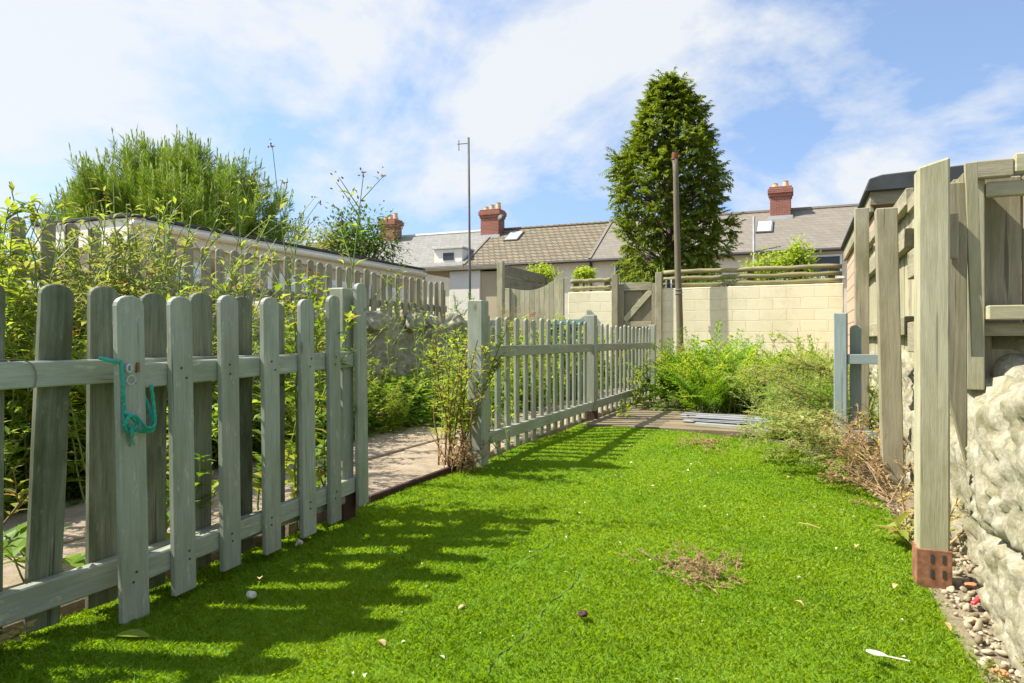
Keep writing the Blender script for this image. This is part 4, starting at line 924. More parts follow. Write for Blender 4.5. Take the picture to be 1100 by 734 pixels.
def place_kind(i, seed, loc, rz, sc, label=None, group=GL):
    key = (i, seed)
    if key not in pr_src:
        k = dict(kinds[i]); nm, lab, mat = k.pop('nm'), k.pop('lab'), k.pop('mat')
        pr_src[key] = plant_thing(nm, label or lab, 'weed', 100 + i*10 + seed, mat, group=group, loc=loc, rz=rz, **k); pr_src[key].scale = (sc,)*3
        return pr_src[key]
    o = dup(pr_src[key], loc, rz, sc, label); 
    if group: o['group'] = group
    return o
r5 = random.Random(77)
y = 0.9; cnt = 0
while y < 5.2:
    for x in (-3.98, -3.68, -3.38, -3.15):
        yy = y + r5.uniform(-0.12, 0.12); sc = r5.uniform(0.92, 1.18)*(0.75 if x > -3.2 else (1.05 if x > -3.5 else 1.25))
        if yy < 2.0: sc *= 0.76
        if yy > 4.0: sc *= 0.56
        elif yy > 3.1: sc *= 0.74
        if yy > 3.1 and r5.random() < 0.3: continue
        i = r5.choice((0, 0, 1, 1, 3, 3, 2)) if x < -3.3 else r5.choice((0, 1, 2))
        place_kind(i, r5.randint(0, 1), (x + r5.uniform(-0.08, 0.08), yy, 0), r5.uniform(0, 6.28), sc); cnt += 1
    y += 0.27
LB2 = 'low leafy weed beyond the paving, left of the tall fence post'
for k in range(16):
    yy = 5.25 + 2.3*r5.random(); x = -4.0 + 1.35*r5.random()
    place_kind(r5.choice((0, 1, 2)), r5.randint(0, 1), (x, yy, 0), r5.uniform(0, 6.28), r5.uniform(0.38, 0.62) + (0.30 if x > -3.1 else 0), LB2, 'weeds beyond the paving')
LB3 = 'bright leafy weed behind the far picket fence, below the curved pale panel'
for k in range(16):
    yy = 7.2 + 4.2*r5.random(); x = -4.0 + 1.35*r5.random()
    place_kind(r5.choice((0, 1, 1)), r5.randint(0, 1), (x, yy, 0), r5.uniform(0, 6.28), r5.uniform(0.85, 1.15), LB3, 'weeds behind the far fence')
# low ground cover in the bed
def ground_cover(name, boxes, n, L, mat, seed, zmax=0.4):
    s = Soup(); r = np.random.default_rng(seed)
    for (x0, x1, y0, y1, fr) in boxes:
        m = int(n*fr); P = np.stack([x0 + (x1-x0)*r.random(m), y0 + (y1-y0)*r.random(m), zmax*r.random(m)**1.6], 1); az = r.random(m)*6.2832
        leaves(s, P, np.stack([np.cos(az), np.sin(az), 0.3 + 0.5*r.random(m)], 1), L*(0.5 + r.random(m)), L*0.5, curl=0.35)
    tag(obj(name, s.mesh(name), M[mat]), kind='stuff')
ground_cover('ground_cover', [(-4.2, -3.05, 0.3, 5.1, 0.45), (-4.2, -2.65, 5.1, 8.0, 0.3), (-4.2, -2.7, 8.0, 11.7, 0.25)], 15000, 0.09, 'midleaf', 6)

# tall branching flowering weeds standing just behind the near fence
def tall(px, py, x, seed, label, h=None, leafn=10, dirv=(0.0, 0.0, 1), **kw):
    q = on_x(px, py, x); loc = (x, q.y, 0); hh = q.z*1.05
    a = dict(n_stems=1, h=hh, base=0.002, lean=0.06, wander=0.13, droop=0.05, branches=9, blen=0.34, leafn=leafn, L=0.11, W=0.03, t0=0.15, sr=0.006, bleaf=3, hvar=0.02, fixed_dir=dirv); a.update(kw)
    o = plant_thing('tall_weed', label, 'weed', seed, 'weedleaf', group=None, loc=loc, heads='yellow', head_n=2, seeds=9, **a); return o
tall(335, 172, -2.10, 201, 'tallest thin flowering weed behind the gate, its seed heads against the sky', dirv=(0.02, 0, 1), wander=0.05)
tall(350, 205, -2.02, 202, 'tall weed leaning to the right over the gate hinge post, with yellow flowers', dirv=(0.20, -0.06, 1), wander=0.05)
tall(300, 232, -2.2, 203, 'yellow-flowered weed behind the middle of the gate', leafn=16)
tall(245, 205, -2.75, 204, 'tall weed with arching branches in front of the domed pine, right of its middle', leafn=16, branches=11, n_stems=2)
tall(205, 200, -3.05, 205, 'tall branching weed in front of the domed pine, below its top', leafn=16, branches=11, n_stems=2)
tall(160, 215, -3.3, 206, 'tall pale weed in front of the white end of the fascia', leafn=16, branches=10, n_stems=2)
tall(92, 222, -3.4, 207, 'tall weed with dark seed heads rising against the sky near the left edge', leafn=12, branches=9)
tall(30, 215, -3.2, 208, 'tall leafy weed in front of the leftmost grey boundary pickets', leafn=22, branches=7)
tall(352, 300, -1.98, 209, 'leafy weed climbing through the hinge end of the gate', leafn=26, branches=6, L=0.13, W=0.05, shape=2)
tall(285, 330, -1.95, 210, 'leafy stem threaded between the gate and the near fence', leafn=22, branches=5, L=0.14, W=0.06, shape=2)
tall(425, 290, -3.6, 211, 'tall thin weed in front of the left rubble wall, nearest the gate', leafn=14, n_stems=2)
tall(455, 330, -3.2, 212, 'pale thin flowering weed in front of the rubble wall, nearest the tall fence post', leafn=18, n_stems=3)
for k, (px, x, h, sd_, lab) in enumerate(((170, -1.97, 0.55, 231, 'low leafy weed behind the second gate picket'), (228, -1.98, 0.95, 232, 'leafy weed showing between the second and fourth gate pickets'), (275, -2.0, 1.05, 233, 'leafy weed behind the fourth gate picket, drooping over its rail'),
        (318, -2.02, 1.15, 234, 'leafy weed behind the fifth gate picket'), (345, -2.0, 1.0, 235, 'leafy weed against the gate hinge post'))):
    q = on_x(px, 500, x); plant_thing('leafy_weed', lab, 'weed', sd_, 'weedleaf' if k % 2 else 'midleaf', loc=(x, q.y, 0), n_stems=3, h=h, base=0.03, lean=0.14, branches=3, leafn=26, L=0.12, W=0.055, shape=1 + k % 2, bleaf=6)
# big leaves at the path edge, seen through the near fence
plant_thing('dock_plant', 'large-leaved dock plant on the paving, seen between the first two near pickets', 'weed', 301, 'midleaf', loc=(-2.15, 1.42, 0.02), n_stems=7, h=0.22, lean=0.9, branches=0, leafn=4, L=0.19, W=0.085, sr=0.004, t0=0.4, curl=0.5)
plant_thing('straggly_weed', 'straggly weed with reddish stems at the foot of the near fence, bottom left corner', 'weed', 302, 'oliveleaf', 'stem_red', loc=(-1.93, 0.98, 0), n_stems=6, h=0.55, lean=0.45, branches=3, leafn=10, L=0.09, W=0.04, sr=0.005)
plant_thing('straggly_weed', 'small yellowing weed between lawn and fence foot, bottom left corner', 'weed', 303, 'strawleaf', 'stem_red', loc=(-1.83, 1.06, 0), n_stems=6, h=0.16, lean=0.9, branches=1, leafn=7, L=0.06, W=0.04, sr=0.003)
plant_thing('leafy_weed', 'orange-flowered weed in the bed behind the first near picket', 'weed', 304, 'limeleaf', loc=(on_x(100, 320, -3.0).x, on_x(100, 320, -3.0).y, 0), n_stems=4, h=0.95, heads='orange', head_n=2, lean=0.25, leafn=24)
# shrub at the first far-fence post
sb = plant_thing('woody_shrub', 'straggly shrub with a bare woody base growing against the first post of the far fence', 'shrub', 305, 'weedleaf', 'stem_red', loc=(-1.90, 3.62, 0), n_stems=14, h=1.0, base=0.06, lean=0.24, branches=4, blen=0.24, leafn=24, L=0.075, W=0.036, t0=0.25, sr=0.007, bleaf=9, droop=0.1)
plant_thing('dead_clump', 'brown dead leaf clump at the foot of the straggly shrub by the fence post', 'dead weed', 306, 'deadleaf', 'stem_dry', loc=(-1.86, 3.62, 0), n_stems=22, h=0.26, base=0.05, lean=0.7, branches=2, leafn=12, L=0.05, W=0.018, sr=0.004)
plant_thing('leafy_weed', 'bright tall weed mass directly behind the first post of the far fence', 'weed', 307, 'limeleaf', loc=(-2.35, 5.0, 0), n_stems=12, h=1.1, base=0.14, lean=0.3, branches=4, leafn=36, L=0.09, W=0.042, heads='orange', head_n=1)
plant_thing('leafy_weed', 'pale slender weed left of the first post of the far fence', 'weed', 308, 'weedleaf', loc=(-2.45, 4.55, 0), n_stems=8, h=1.0, base=0.08, lean=0.25, branches=5, leafn=20, L=0.08, W=0.025, heads='yellow', head_n=2)
plant_thing('climbing_weed', 'thin weed twining over the near end of the far picket fence', 'weed', 309, 'weedleaf', loc=(-1.72, 4.02, 0), n_stems=3, h=0.95, base=0.03, lean=0.3, fixed_dir=(0.02, 0.35, 1), branches=4, leafn=12, L=0.06, W=0.022, sr=0.0035)
p = on_y(485, 320, 10.5); plant_thing('shrub', 'dark drooping shrub behind the first far-fence post, below the white outbuilding', 'shrub', 310, 'midleaf', loc=(p.x, 10.5, 0), n_stems=12, h=1.75, base=0.12, lean=0.35, droop=0.55, branches=6, leafn=60, L=0.12, W=0.04, sr=0.012)
p = on_y(572, 338, 9.5); plant_thing('pink_flower', 'feathery plant with one pink bloom behind the far picket fence', 'flower', 311, 'oliveleaf', 'stem_red', loc=(p.x, 9.5, 0), n_stems=9, h=1.35, base=0.08, lean=0.2, branches=3, leafn=30, L=0.07, W=0.012, heads='pink', head_n=0, sr=0.004)
pf = [o for o in bpy.data.objects if o.name.startswith('pink_flower')][0]
for k in range(3): f = flower('pink', pf, (0.02*k, -0.05, 1.12 + 0.025*k)); f.scale = (2.6, 2.6, 2.6)
p = on_y(552, 318, 10.4); plant_thing('dry_grass_clump', 'reddish feathery dry plant in front of the curved pale panel', 'plant', 312, 'strawleaf', 'stem_dry', loc=(p.x, 10.4, 0), n_stems=30, h=1.5, base=0.12, lean=0.22, branches=3, leafn=18, L=0.07, W=0.01, sr=0.004)
# wheelie bin behind the fence
wb = thing('wheelie_bin', 'dark green wheelie bin with a closed lid behind the far picket fence', 'bin', tuple(on_y(613, 400, 8.3)[:2]) + (0,))
MB().prism([(-0.23, -0.26, 0.06), (0.23, -0.26, 0.06), (0.27, -0.32, 0.96), (-0.27, -0.32, 0.96)], (0, 0.56, 0)).build('body', M['binplastic'], wb, 0.02)
MB().prism([(-0.29, -0.34, 0.965), (0.29, -0.34, 0.965), (0.29, 0.30, 1.03), (-0.29, 0.30, 1.03)], (0, 0, 0.045)).build('lid', M['binplastic'], wb, 0.012)
for s in (-1, 1): MB().tube([(s*0.22, 0.22, 0.1), (s*0.27, 0.22, 0.1)], 0.1, 16).build('wheel', M['pipe'], wb)
MB().tube([(-0.25, 0.33, 0.93), (0.25, 0.33, 0.93)], 0.018, 8).build('handle', M['pipe'], wb)

wb.scale = (0.72, 0.9, 0.97)
# ================================================================== RIGHT BACK CORNER: DECK, SHEET, WEEDS
dk = thing('timber_decking', 'low weathered timber boards laid on the ground at the far end of the lawn', 'decking', (-1.1, 6.6, 0))
for k in range(11):
    y0 = 5.86 + 0.13*k; MB().box(-0.70, 0.62 + rr.uniform(-0.06, 0.06), y0 - 6.6, y0 - 6.6 + 0.118, -0.02, 0.022 + rr.uniform(0, 0.006)).build('board', M['deckwood'], dk, 0.004)
me_b = None; r7 = random.Random(12)
for k in range(10):
    mbt = MB().box(-0.5, 0.5, -0.034, 0.034, 0, 0.011) if me_b is None else None
    if me_b is None: o = mbt.build('batten', M['sheet'], None, 0.003); me_b = o.data
    else: o = obj('batten', me_b)
    row = k if k < 6 else k - 5.3
    o.location = (-0.42 + r7.uniform(-0.07, 0.07), 6.12 + 0.165*row, 0.03 if k < 6 else 0.055); o.rotation_euler = (r7.uniform(-0.1, 0.1), r7.uniform(-0.012, 0.012), R(-8) + r7.uniform(-0.06, 0.06)); o.scale = (r7.uniform(0.9, 1.25), r7.uniform(0.85, 1.25), 1)
    tag(o, 'pale blue-grey batten in the loose pile on the deck at the end of the lawn', 'batten', 'battens piled on the deck')
tag(MB().box(-0.55, 0.55, -0.05, 0.05, 0, 0.04).build('timber_plank', M['dull_x'], None, 0.004, loc=(-0.40, 5.98, 0.0)), 'dark timber plank on the ground at the lawn edge in front of the pale battens', 'plank')
bpy.data.objects['timber_plank'].rotation_euler = (0, 0, R(-14))
tb = thing('plastic_sack', 'crumpled bright green plastic sack beside the end post of the far fence', 'sack', tuple(on_z(716, 412)[:2]) + (0,))
bm = bmesh.new(); bmesh.ops.create_icosphere(bm, subdivisions=4, radius=1)
for v in bm.verts: q = v.co.copy(); v.co = Vector((q.x*0.3, q.y*0.25, max(-0.2, q.z*0.26) + 0.2))*(1 + 0.35*mnoise.fractal(q*2.2, 0.8, 2, 4))
me = bpy.data.meshes.new('sack'); bm.to_mesh(me); bm.free(); obj('sack', me, M['tubplastic'], tb)
MB().tube(cr([(0.0, 0, 0.4), (0.05, 0, 0.5), (0.16, 0.05, 0.52), (0.2, 0.1, 0.46)]), [0.05]*19, 8).build('neck', M['tubplastic'], tb, smooth=True)

def fern_clump(name, label, seed, loc, n, h, mat, group=None, spread=0.75, leafL=0.05):
    r = np.random.default_rng(seed); st, lf = Soup(), Soup()
    for k in range(n):
        az = r.random()*6.2832; q = spread*(0.2 + r.random()); c = curve(r, r.normal(0, 0.09, 3)*(1, 1, 0), (math.cos(az)*q, math.sin(az)*q, 1), h*(0.6 + 0.5*r.random()), 8, 0.12, 0.5)
        tube_np(st, c, np.linspace(0.005, 0.0015, len(c)), 3)
        for t in np.linspace(0.25, 0.98, 11):
            P, T = samp(c, np.array([t])); sd = np.cross(T[0], (0, 0, 1.0)); sd /= max(1e-6, np.linalg.norm(sd))
            for sg in (-1, 1):
                d = sd*sg + T[0]*0.6; bl = 0.16*h*(1.15 - t)*(0.8 + 0.4*r.random()) + 0.02; m = 7; tt = np.linspace(0.1, 1, m)[:, None]
                PP = P + d*bl*tt; s2 = np.where(np.arange(m) % 2 == 0, 1, -1)[:, None]; DD = d*0.7 + T[0]*s2*0.9 + r.normal(0, 0.25, (m, 3)); leaves(lf, PP, DD, leafL*(1.1 - 0.5*tt[:, 0]), leafL*0.34, curl=0.2)
    t = thing(name, label, 'plant', loc, 0, group); obj('stem', st.mesh('stem'), M['stem'], t); obj('foliage', lf.mesh('foliage'), M[mat], t); return t
GF = 'feathery plants before the cream wall'
f1 = fern_clump('feathery_plant', 'bright feathery green plant in the mass below the cream wall', 401, (-1.25, 8.3, 0), 34, 0.85, 'fernleaf', GF)
f2 = fern_clump('feathery_plant', 'bright feathery green plant in the mass below the cream wall', 402, (-0.85, 7.75, 0), 34, 0.8, 'limeleaf', GF)
for k, (px, py, Y, s) in enumerate(((745, 420, 8.6, 1.0), (770, 420, 8.2, 1.05), (800, 425, 8.0, 0.9), (765, 450, 7.35, 0.75), (740, 430, 9.4, 1.0), (820, 420, 8.8, 0.9), (850, 420, 8.6, 0.9), (790, 400, 10.2, 1.0), (840, 400, 10.4, 0.95), (875, 410, 9.6, 0.9), (722, 430, 9.8, 0.7))):
    p = on_y(px, py, Y); dup(f1 if k % 2 else f2, (p.x, Y, 0), k*1.3, s)
GR = 'weeds around the batten pile'
LR = 'leggy pale green weed in the tangle before the right end of the cream wall'
wv = plant_thing('leggy_weed', LR, 'weed', 410, 'weedleaf', loc=(-0.1, 7.2, 0), n_stems=9, h=0.95, base=0.12, lean=0.5, branches=5, leafn=20, L=0.07, W=0.03, sr=0.004, group=GR)
wv2 = plant_thing('leggy_weed', LR, 'weed', 411, 'greyleaf', loc=(0.05, 6.6, 0), n_stems=10, h=0.9, base=0.12, lean=0.6, branches=5, leafn=16, L=0.06, W=0.022, sr=0.004, group=GR)
for k, (x, y, s) in enumerate(((0.15, 7.6, 0.95), (-0.25, 6.6, 0.75), (0.1, 8.4, 0.95), (0.35, 7.0, 0.8), (-0.15, 6.05, 0.6), (0.2, 6.1, 0.75), (0.3, 9.3, 1.0), (-0.5, 8.9, 0.9), (-0.6, 7.4, 0.6), (0.0, 5.7, 0.55), (0.3, 5.6, 0.6))):
    dup(wv if k % 2 == 0 else wv2, (x, y, 0), k*2.1, s)
lm = plant_thing('lime_bramble', 'lime-leaved bramble rising highest in front of the right end of the cream wall', 'bramble', 412, 'limeleaf', 'stem_red', loc=(on_y(868, 420, 8.2).x, 8.2, 0), n_stems=7, h=0.95, base=0.1, lean=0.45, branches=3, leafn=12, L=0.12, W=0.085, sr=0.005, t0=0.35)
plant_thing('lime_bramble', 'broad-leaved bramble in front of the pole shadow on the cream wall', 'bramble', 413, 'limeleaf', 'stem_red', loc=(on_y(765, 420, 9.6).x, 9.6, 0), n_stems=6, h=1.1, base=0.1, lean=0.6, branches=3, leafn=10, L=0.14, W=0.09, sr=0.005, t0=0.4, droop=0.6)
for k, (px, Y, h, lab) in enumerate(((752, 7.7, 0.55, 'broad-leaved green clump behind the left end of the batten pile'), (800, 8.3, 0.7, 'broad-leaved green clump in the middle of the mass below the cream wall'), (835, 7.9, 0.7, 'broad-leaved green clump nearest the blue fence end'))):
    plant_thing('leafy_clump', lab, 'weed', 430 + k, 'limeleaf' if k != 1 else 'midleaf', loc=(on_y(px, 430, Y).x, Y, 0), n_stems=10, h=h, base=0.1, lean=0.45, branches=3, leafn=22, L=0.13, W=0.07, shape=2, bleaf=7)
plant_thing('leafy_weed', 'dark green leafy weed at the end post of the far picket fence', 'weed', 414, 'midleaf', loc=(-1.55, 8.3, 0), n_stems=9, h=0.5, base=0.1, lean=0.5, branches=2, leafn=24, L=0.11, W=0.06)
plant_thing('leafy_weed', 'tall narrow leafy weed growing through the end of the far picket fence', 'weed', 415, 'weedleaf', loc=(-1.70, 7.7, 0), n_stems=6, h=0.75, base=0.08, lean=0.25, branches=2, leafn=22, L=0.09, W=0.03)
plant_thing('dry_weed', 'pale yellowing weed at the foot of the wooden pole', 'weed', 416, 'strawleaf', 'stem_dry', loc=(on_y(722, 400, 11.4).x, 11.4, 0), n_stems=9, h=0.85, base=0.1, lean=0.35, branches=3, leafn=16, L=0.08, W=0.03)
ground_cover('weed_cover', [(-1.6, 0.5, 7.35, 11.9, 0.75), (-0.3, 0.5, 5.7, 7.4, 0.25)], 7000, 0.07, 'fernleaf', 16, 0.35)

# heap of cut branches drooping over the lawn edge
GH = 'cut branches heaped along the right lawn edge'
def cut_branch(seed, mat, stem, loc, d, L, label, nm='cut_branch', leafn=34, Lf=0.065, Wf=0.026, br=9, cat='branch'):
    return plant_thing(nm, label, cat, seed, mat, stem, group=GH, loc=loc, n_stems=3, h=L, base=0.004, fixed_dir=d, lean=0.2, wander=0.3, droop=0.4, branches=br, blen=0.4, leafn=leafn, L=Lf, W=Wf, t0=0.1, sr=0.0036, bleaf=12, updir=0.2)
LC = 'cut leafy branch in the pale tangled heap spilling towards the lawn'
LD = 'dry reddish brown stalk bundle in the heap at the foot of the second timber post'
c1 = cut_branch(501, 'greyleaf', 'stem', (0.20, 5.45, 0.22), (-0.7, -0.45, 0.25), 1.0, LC)
c2 = cut_branch(502, 'oliveleaf', 'stem', (0.16, 5.0, 0.14), (-0.6, -0.6, 0.22), 0.9, LC)
c3 = cut_branch(503, 'greyleaf', 'stem_dry', (0.22, 4.6, 0.10), (-0.5, -0.55, 0.3), 0.75, LC, leafn=14)
for k, (x, y, z, s, rz) in enumerate(((0.32, 5.7, 0.25, 1.0, -0.25), (0.18, 5.9, 0.3, 1.05, -0.1), (0.3, 5.2, 0.4, 0.9, 0.2), (0.2, 4.9, 0.15, 0.8, -0.3), (0.33, 4.35, 0.15, 0.7, 0.1), (0.28, 5.5, 0.45, 0.9, -0.5), (0.1, 5.4, 0.12, 0.8, 0.3), (0.3, 4.7, 0.38, 0.7, 0.35), (0.05, 6.2, 0.2, 0.9, 0.0), (0.3, 4.15, 0.1, 0.55, -0.2), (0.28, 4.5, 0.3, 0.95, -0.15), (0.25, 4.8, 0.45, 1.0, 0.15), (0.22, 5.1, 0.5, 1.05, -0.35), (0.15, 5.6, 0.55, 1.1, 0.1), (0.0, 5.5, 0.35, 1.0, -0.5), (0.2, 6.3, 0.45, 1.1, 0.3), (0.34, 4.3, 0.25, 0.8, 0.4), (0.25, 4.25, 0.12, 0.8, 0.2))):
    x += 0.04; s *= 0.86
    if y < 5.3: x, z = x - 0.06, min(z, 0.12)
    dup((c1, c2, c3)[k % 3], (x, y, z), rz, s)
d1 = cut_branch(511, 'deadleaf', 'stem_dry', (0.40, 3.75, 0.05), (-0.35, 0.75, 0.55), 0.62, LD, 'dry_stalks', 22, 0.045, 0.014, 8, 'dead weed')
d2 = cut_branch(512, 'deadleaf', 'stem_dry', (0.37, 3.55, 0.03), (-0.3, 0.4, 0.7), 0.45, LD, 'dry_stalks', 22, 0.04, 0.016, 8, 'dead weed')
for k, (x, y, z, s, rz) in enumerate(((0.42, 3.95, 0.05, 1.0, 0.1), (0.36, 4.1, 0.05, 0.95, -0.2), (0.42, 3.6, 0.02, 0.7, 0.5), (0.39, 3.4, 0.0, 0.55, 0.2), (0.36, 4.4, 0.1, 0.9, -0.1), (0.30, 4.6, 0.12, 0.8, 0.25), (0.44, 3.3, 0.0, 0.5, -0.4), (0.40, 3.85, 0.02, 0.8, 0.9))):
    dup((d1, d2)[k % 2], (x, y, z), rz, s)
plant_thing('straw_weed', 'yellow-green dying weed between the second timber post and the lawn', 'weed', 520, 'strawleaf', 'stem_dry', loc=(0.43, 4.5, 0), n_stems=9, h=0.42, base=0.06, lean=0.6, branches=2, leafn=16, L=0.06, W=0.03)
plant_thing('dock_plant', 'flat brownish dock leaves beside the rusty foot of the first timber post', 'weed', 521, 'oliveleaf', 'stem_red', loc=(0.40, 2.95, 0.0), n_stems=8, h=0.14, base=0.03, lean=1.3, branches=0, leafn=3, L=0.15, W=0.055, sr=0.003, t0=0.5, updir=0.2)
plant_thing('straw_weed', 'pale withered weed between the two tall timber posts at the wall foot', 'weed', 522, 'strawleaf', 'stem_dry', loc=(0.46, 3.2, 0), n_stems=9, h=0.28, base=0.06, lean=0.7, branches=2, leafn=14, L=0.05, W=0.02)
plant_thing('small_weed', 'small olive weed in the gravel at the bottom right corner', 'weed', 523, 'oliveleaf', 'stem_red', loc=(0.435, 1.72, 0), n_stems=14, h=0.12, base=0.05, lean=0.8, branches=2, leafn=14, L=0.022, W=0.012, sr=0.0015)
plant_thing('green_weed', 'green weed growing behind the blue rails of the short blue fence end', 'weed', 524, 'weedleaf', loc=(0.42, 5.7, 0), n_stems=9, h=0.6, base=0.1, lean=0.3, branches=3, leafn=22, L=0.08, W=0.035)
plant_thing('dead_clump', 'brown withered weed patch in the middle of the lawn', 'dead weed', 525, 'deadleaf', 'stem_dry', loc=(PATCH[0][0].x, PATCH[0][0].y, 0), n_stems=70, h=0.11, base=0.075, lean=2.6, branches=2, leafn=14, L=0.016, W=0.007, sr=0.0014, t0=0.15)
plant_thing('dead_clump', 'small reddish dead patch on the lawn in front of the pale battens', 'dead weed', 526, 'deadleaf', 'stem_dry', loc=(PATCH[1][0].x, PATCH[1][0].y, 0), n_stems=36, h=0.13, base=0.10, lean=2.0, branches=2, leafn=7, L=0.03, W=0.012, sr=0.002)

# ---- litter on the lawn
def leaf_obj(nm, L, W, mat, seed, shape=1):
    s = Soup(); r = np.random.default_rng(seed); n = 8; V = []
    for i in range(n+1):
        t = i/n; w = W*math.sin(math.pi*min(1, t*0.97+0.02))**0.8; z = 0.16*L*math.sin(t*3.1)*r.uniform(0.7, 1.2)
        V += [(t*L - L/2, -w/2, z + 0.2*w), (t*L - L/2, 0, z), (t*L - L/2, w/2, z + 0.25*w)]
    Fc = []
    for i in range(n): Fc += [[3*i, 3*i+1, 3*i+4, 3*i+3], [3*i+1, 3*i+2, 3*i+5, 3*i+4]]
    s.add(V, Fc); return s.mesh(nm, True)
lv = [leaf_obj('fallen_leaf', 0.042, 0.024, 'dryleaf', k) for k in range(3)]
for k, (px, py) in enumerate(((279, 628), (409, 699), (497, 660), (310, 508), (762, 512), (962, 636), (1016, 680), (920, 592), (848, 517), (285, 602), (321, 590), (858, 655), (626, 667))):
    p = on_z(px, py); o = obj('fallen_leaf', lv[k % 3], M['dryleaf'], None, (p.x, p.y, 0.017)); o.rotation_euler = (rr.uniform(-0.3, 0.3), rr.uniform(-0.3, 0.3), rr.uniform(0, 6.28)); o.scale = (rr.uniform(0.7, 1.1),)*3
    tag(o, 'small dry tan leaf lying on the green lawn', 'leaf', 'dry leaves on the lawn')
gl = leaf_obj('green_leaf', 0.085, 0.034, 'weedleaf', 9); p = on_z(143, 690); o = obj('green_leaf', gl, M['weedleaf'], None, (p.x, p.y, 0.016)); o.rotation_euler = (0.15, 0.1, 0.5); o.scale = (1, 1, 0.4); tag(o, 'long green leaf fallen on the lawn in front of the gate stile', 'leaf')
pt = leaf_obj('petal', 0.02, 0.012, 'petal', 4); r9 = random.Random(9)
for k in range(85):
    y = 1.25 + 4.6*r9.random()**1.15; x = r9.uniform(-1.2, float(r_edge(y)) - 0.08)
    if y > float(f_edge(x)) - 0.1: continue
    o = obj('petal', pt, M['petal'], None, (x, y, 0.022)); o.rotation_euler = (r9.uniform(-0.5, 0.5), r9.uniform(-0.5, 0.5), r9.uniform(0, 6.28)); o.scale = (r9.uniform(0.4, 0.95),)*3
    tag(o, 'tiny pale petal scattered on the lawn', 'petal', 'pale petals on the lawn')
for k, (px, py, s, lab) in enumerate(((270, 647, 1.0, 'white pebble on the shaded lawn in front of the gate'), (322, 589, 0.9, 'cream stone beside the foot of the gate'))):
    p = on_z(px, py); o = obj('pebble', stone(5.1 + k, (0.017*s, 0.012*s, 0.011*s)), M['feather'], None, (p.x, p.y, 0.022)); tag(o, lab, 'pebble')
def feather():
    a, b = on_z(930, 711), on_z(977, 724); L = (b - a).length; t = thing('feather', 'white bird feather lying on the lawn in the bottom right', 'feather', (a.x, a.y, 0.024), math.atan2(b.y - a.y, b.x - a.x))
    s = Soup(); n = 10; V = []
    for i in range(n+1): q = i/n*0.5; w = 0.012*math.sin(math.pi*min(1, i/n*0.9 + 0.08)); V += [(q*L, -w, 0.003), (q*L, 0, 0.0), (q*L, w, 0.005)]
    s.add(V, sum([[[3*i, 3*i+1, 3*i+4, 3*i+3], [3*i+1, 3*i+2, 3*i+5, 3*i+4]] for i in range(n)], [])); obj('vane', s.mesh('vane'), M['feather'], t)
    MB().tube([(0, 0, 0.001), (L*0.5, 0.0, 0.003), (L, 0.004, 0.004)], [0.0012, 0.0018, 0.0022], 6).build('quill', M['feather'], t)
feather()
a, b = on_z(858, 568), on_z(881, 574); tag(MB().tube([(a.x, a.y, 0.024), ((a.x+b.x)/2, (a.y+b.y)/2, 0.028), (b.x, b.y, 0.024)], [0.0025, 0.003, 0.002], 7).build('twig', M['strawleaf']), 'short pale straight twig on the lawn near the first timber post', 'twig')
p = on_z(1049, 652); o = MB().beam((-0.028, 0, 0), (0.028, 0, 0.006), 0.012, 0.01).build('plastic_strip', M['red'], None, 0.002, loc=(p.x, p.y, 0.016)); o.rotation_euler = (0, 0, R(60)); tag(o, 'small red plastic strip on the gravel at the wall foot', 'litter')
for k, (px, py, lab) in enumerate(((1042, 632, 'flat terracotta chip on the gravel beside the first timber post'), (1074, 728, 'terracotta fragment in the gravel at the bottom right corner'))):
    p = on_z(px, py); o = obj('terracotta_chip', stone(9.3 + k, (0.020, 0.014, 0.008)), M['terracotta'], None, (p.x, p.y, 0.012)); tag(o, lab, 'shard')
p = on_z(626, 667); o = obj('mud_clod', stone(12.2, (0.016, 0.012, 0.009)), M['brownbase'], None, (p.x, p.y, 0.02)); tag(o, 'dark clod of soil on the lawn in the foreground', 'clod')

# ================================================================== LIGHT, SKY, CAMERA
w = bpy.data.worlds.new('World'); scn.world = w; w.use_nodes = True; nt = w.node_tree; N = nt.nodes; Lk = nt.links
bgd = N['Background']; sky = N.new('ShaderNodeTexSky'); sky.sky_type = 'NISHITA'; sky.sun_disc = False
sd_ = Vector((-SH.x, -SH.y)).normalized(); sun_dir = Vector((sd_.x*math.cos(SUN_EL), sd_.y*math.cos(SUN_EL), math.sin(SUN_EL)))
sky.sun_elevation = SUN_EL; sky.sun_rotation = math.atan2(sun_dir.x, sun_dir.y); sky.air_density = 1.0; sky.dust_density = 0.3; sky.ozone_density = 1.2
tc = N.new('ShaderNodeTexCoord'); sp = N.new('ShaderNodeSeparateXYZ'); Lk.new(tc.outputs['Generated'], sp.inputs[0])
def wm(op, a, b=None):
    x = N.new('ShaderNodeMath'); x.operation = op
    for i, v in enumerate((a, b)):
        if v is None: continue
        if isinstance(v, (int, float)): x.inputs[i].default_value = v
        else: Lk.new(v, x.inputs[i])
    return x.outputs[0]
cs = N.new('ShaderNodeCombineXYZ'); Lk.new(sp.outputs['X'], cs.inputs['X']); Lk.new(sp.outputs['Y'], cs.inputs['Y'])
Lk.new(wm('ADD', wm('MULTIPLY', wm('MAXIMUM', sp.outputs['Z'], 0.0), 0.8), 0.24), cs.inputs['Z'])
vn = N.new('ShaderNodeVectorMath'); vn.operation = 'NORMALIZE'; Lk.new(cs.outputs[0], vn.inputs[0]); Lk.new(vn.outputs[0], sky.inputs['Vector'])
den = wm('ADD', wm('MAXIMUM', sp.outputs['Z'], 0.0), 0.42)
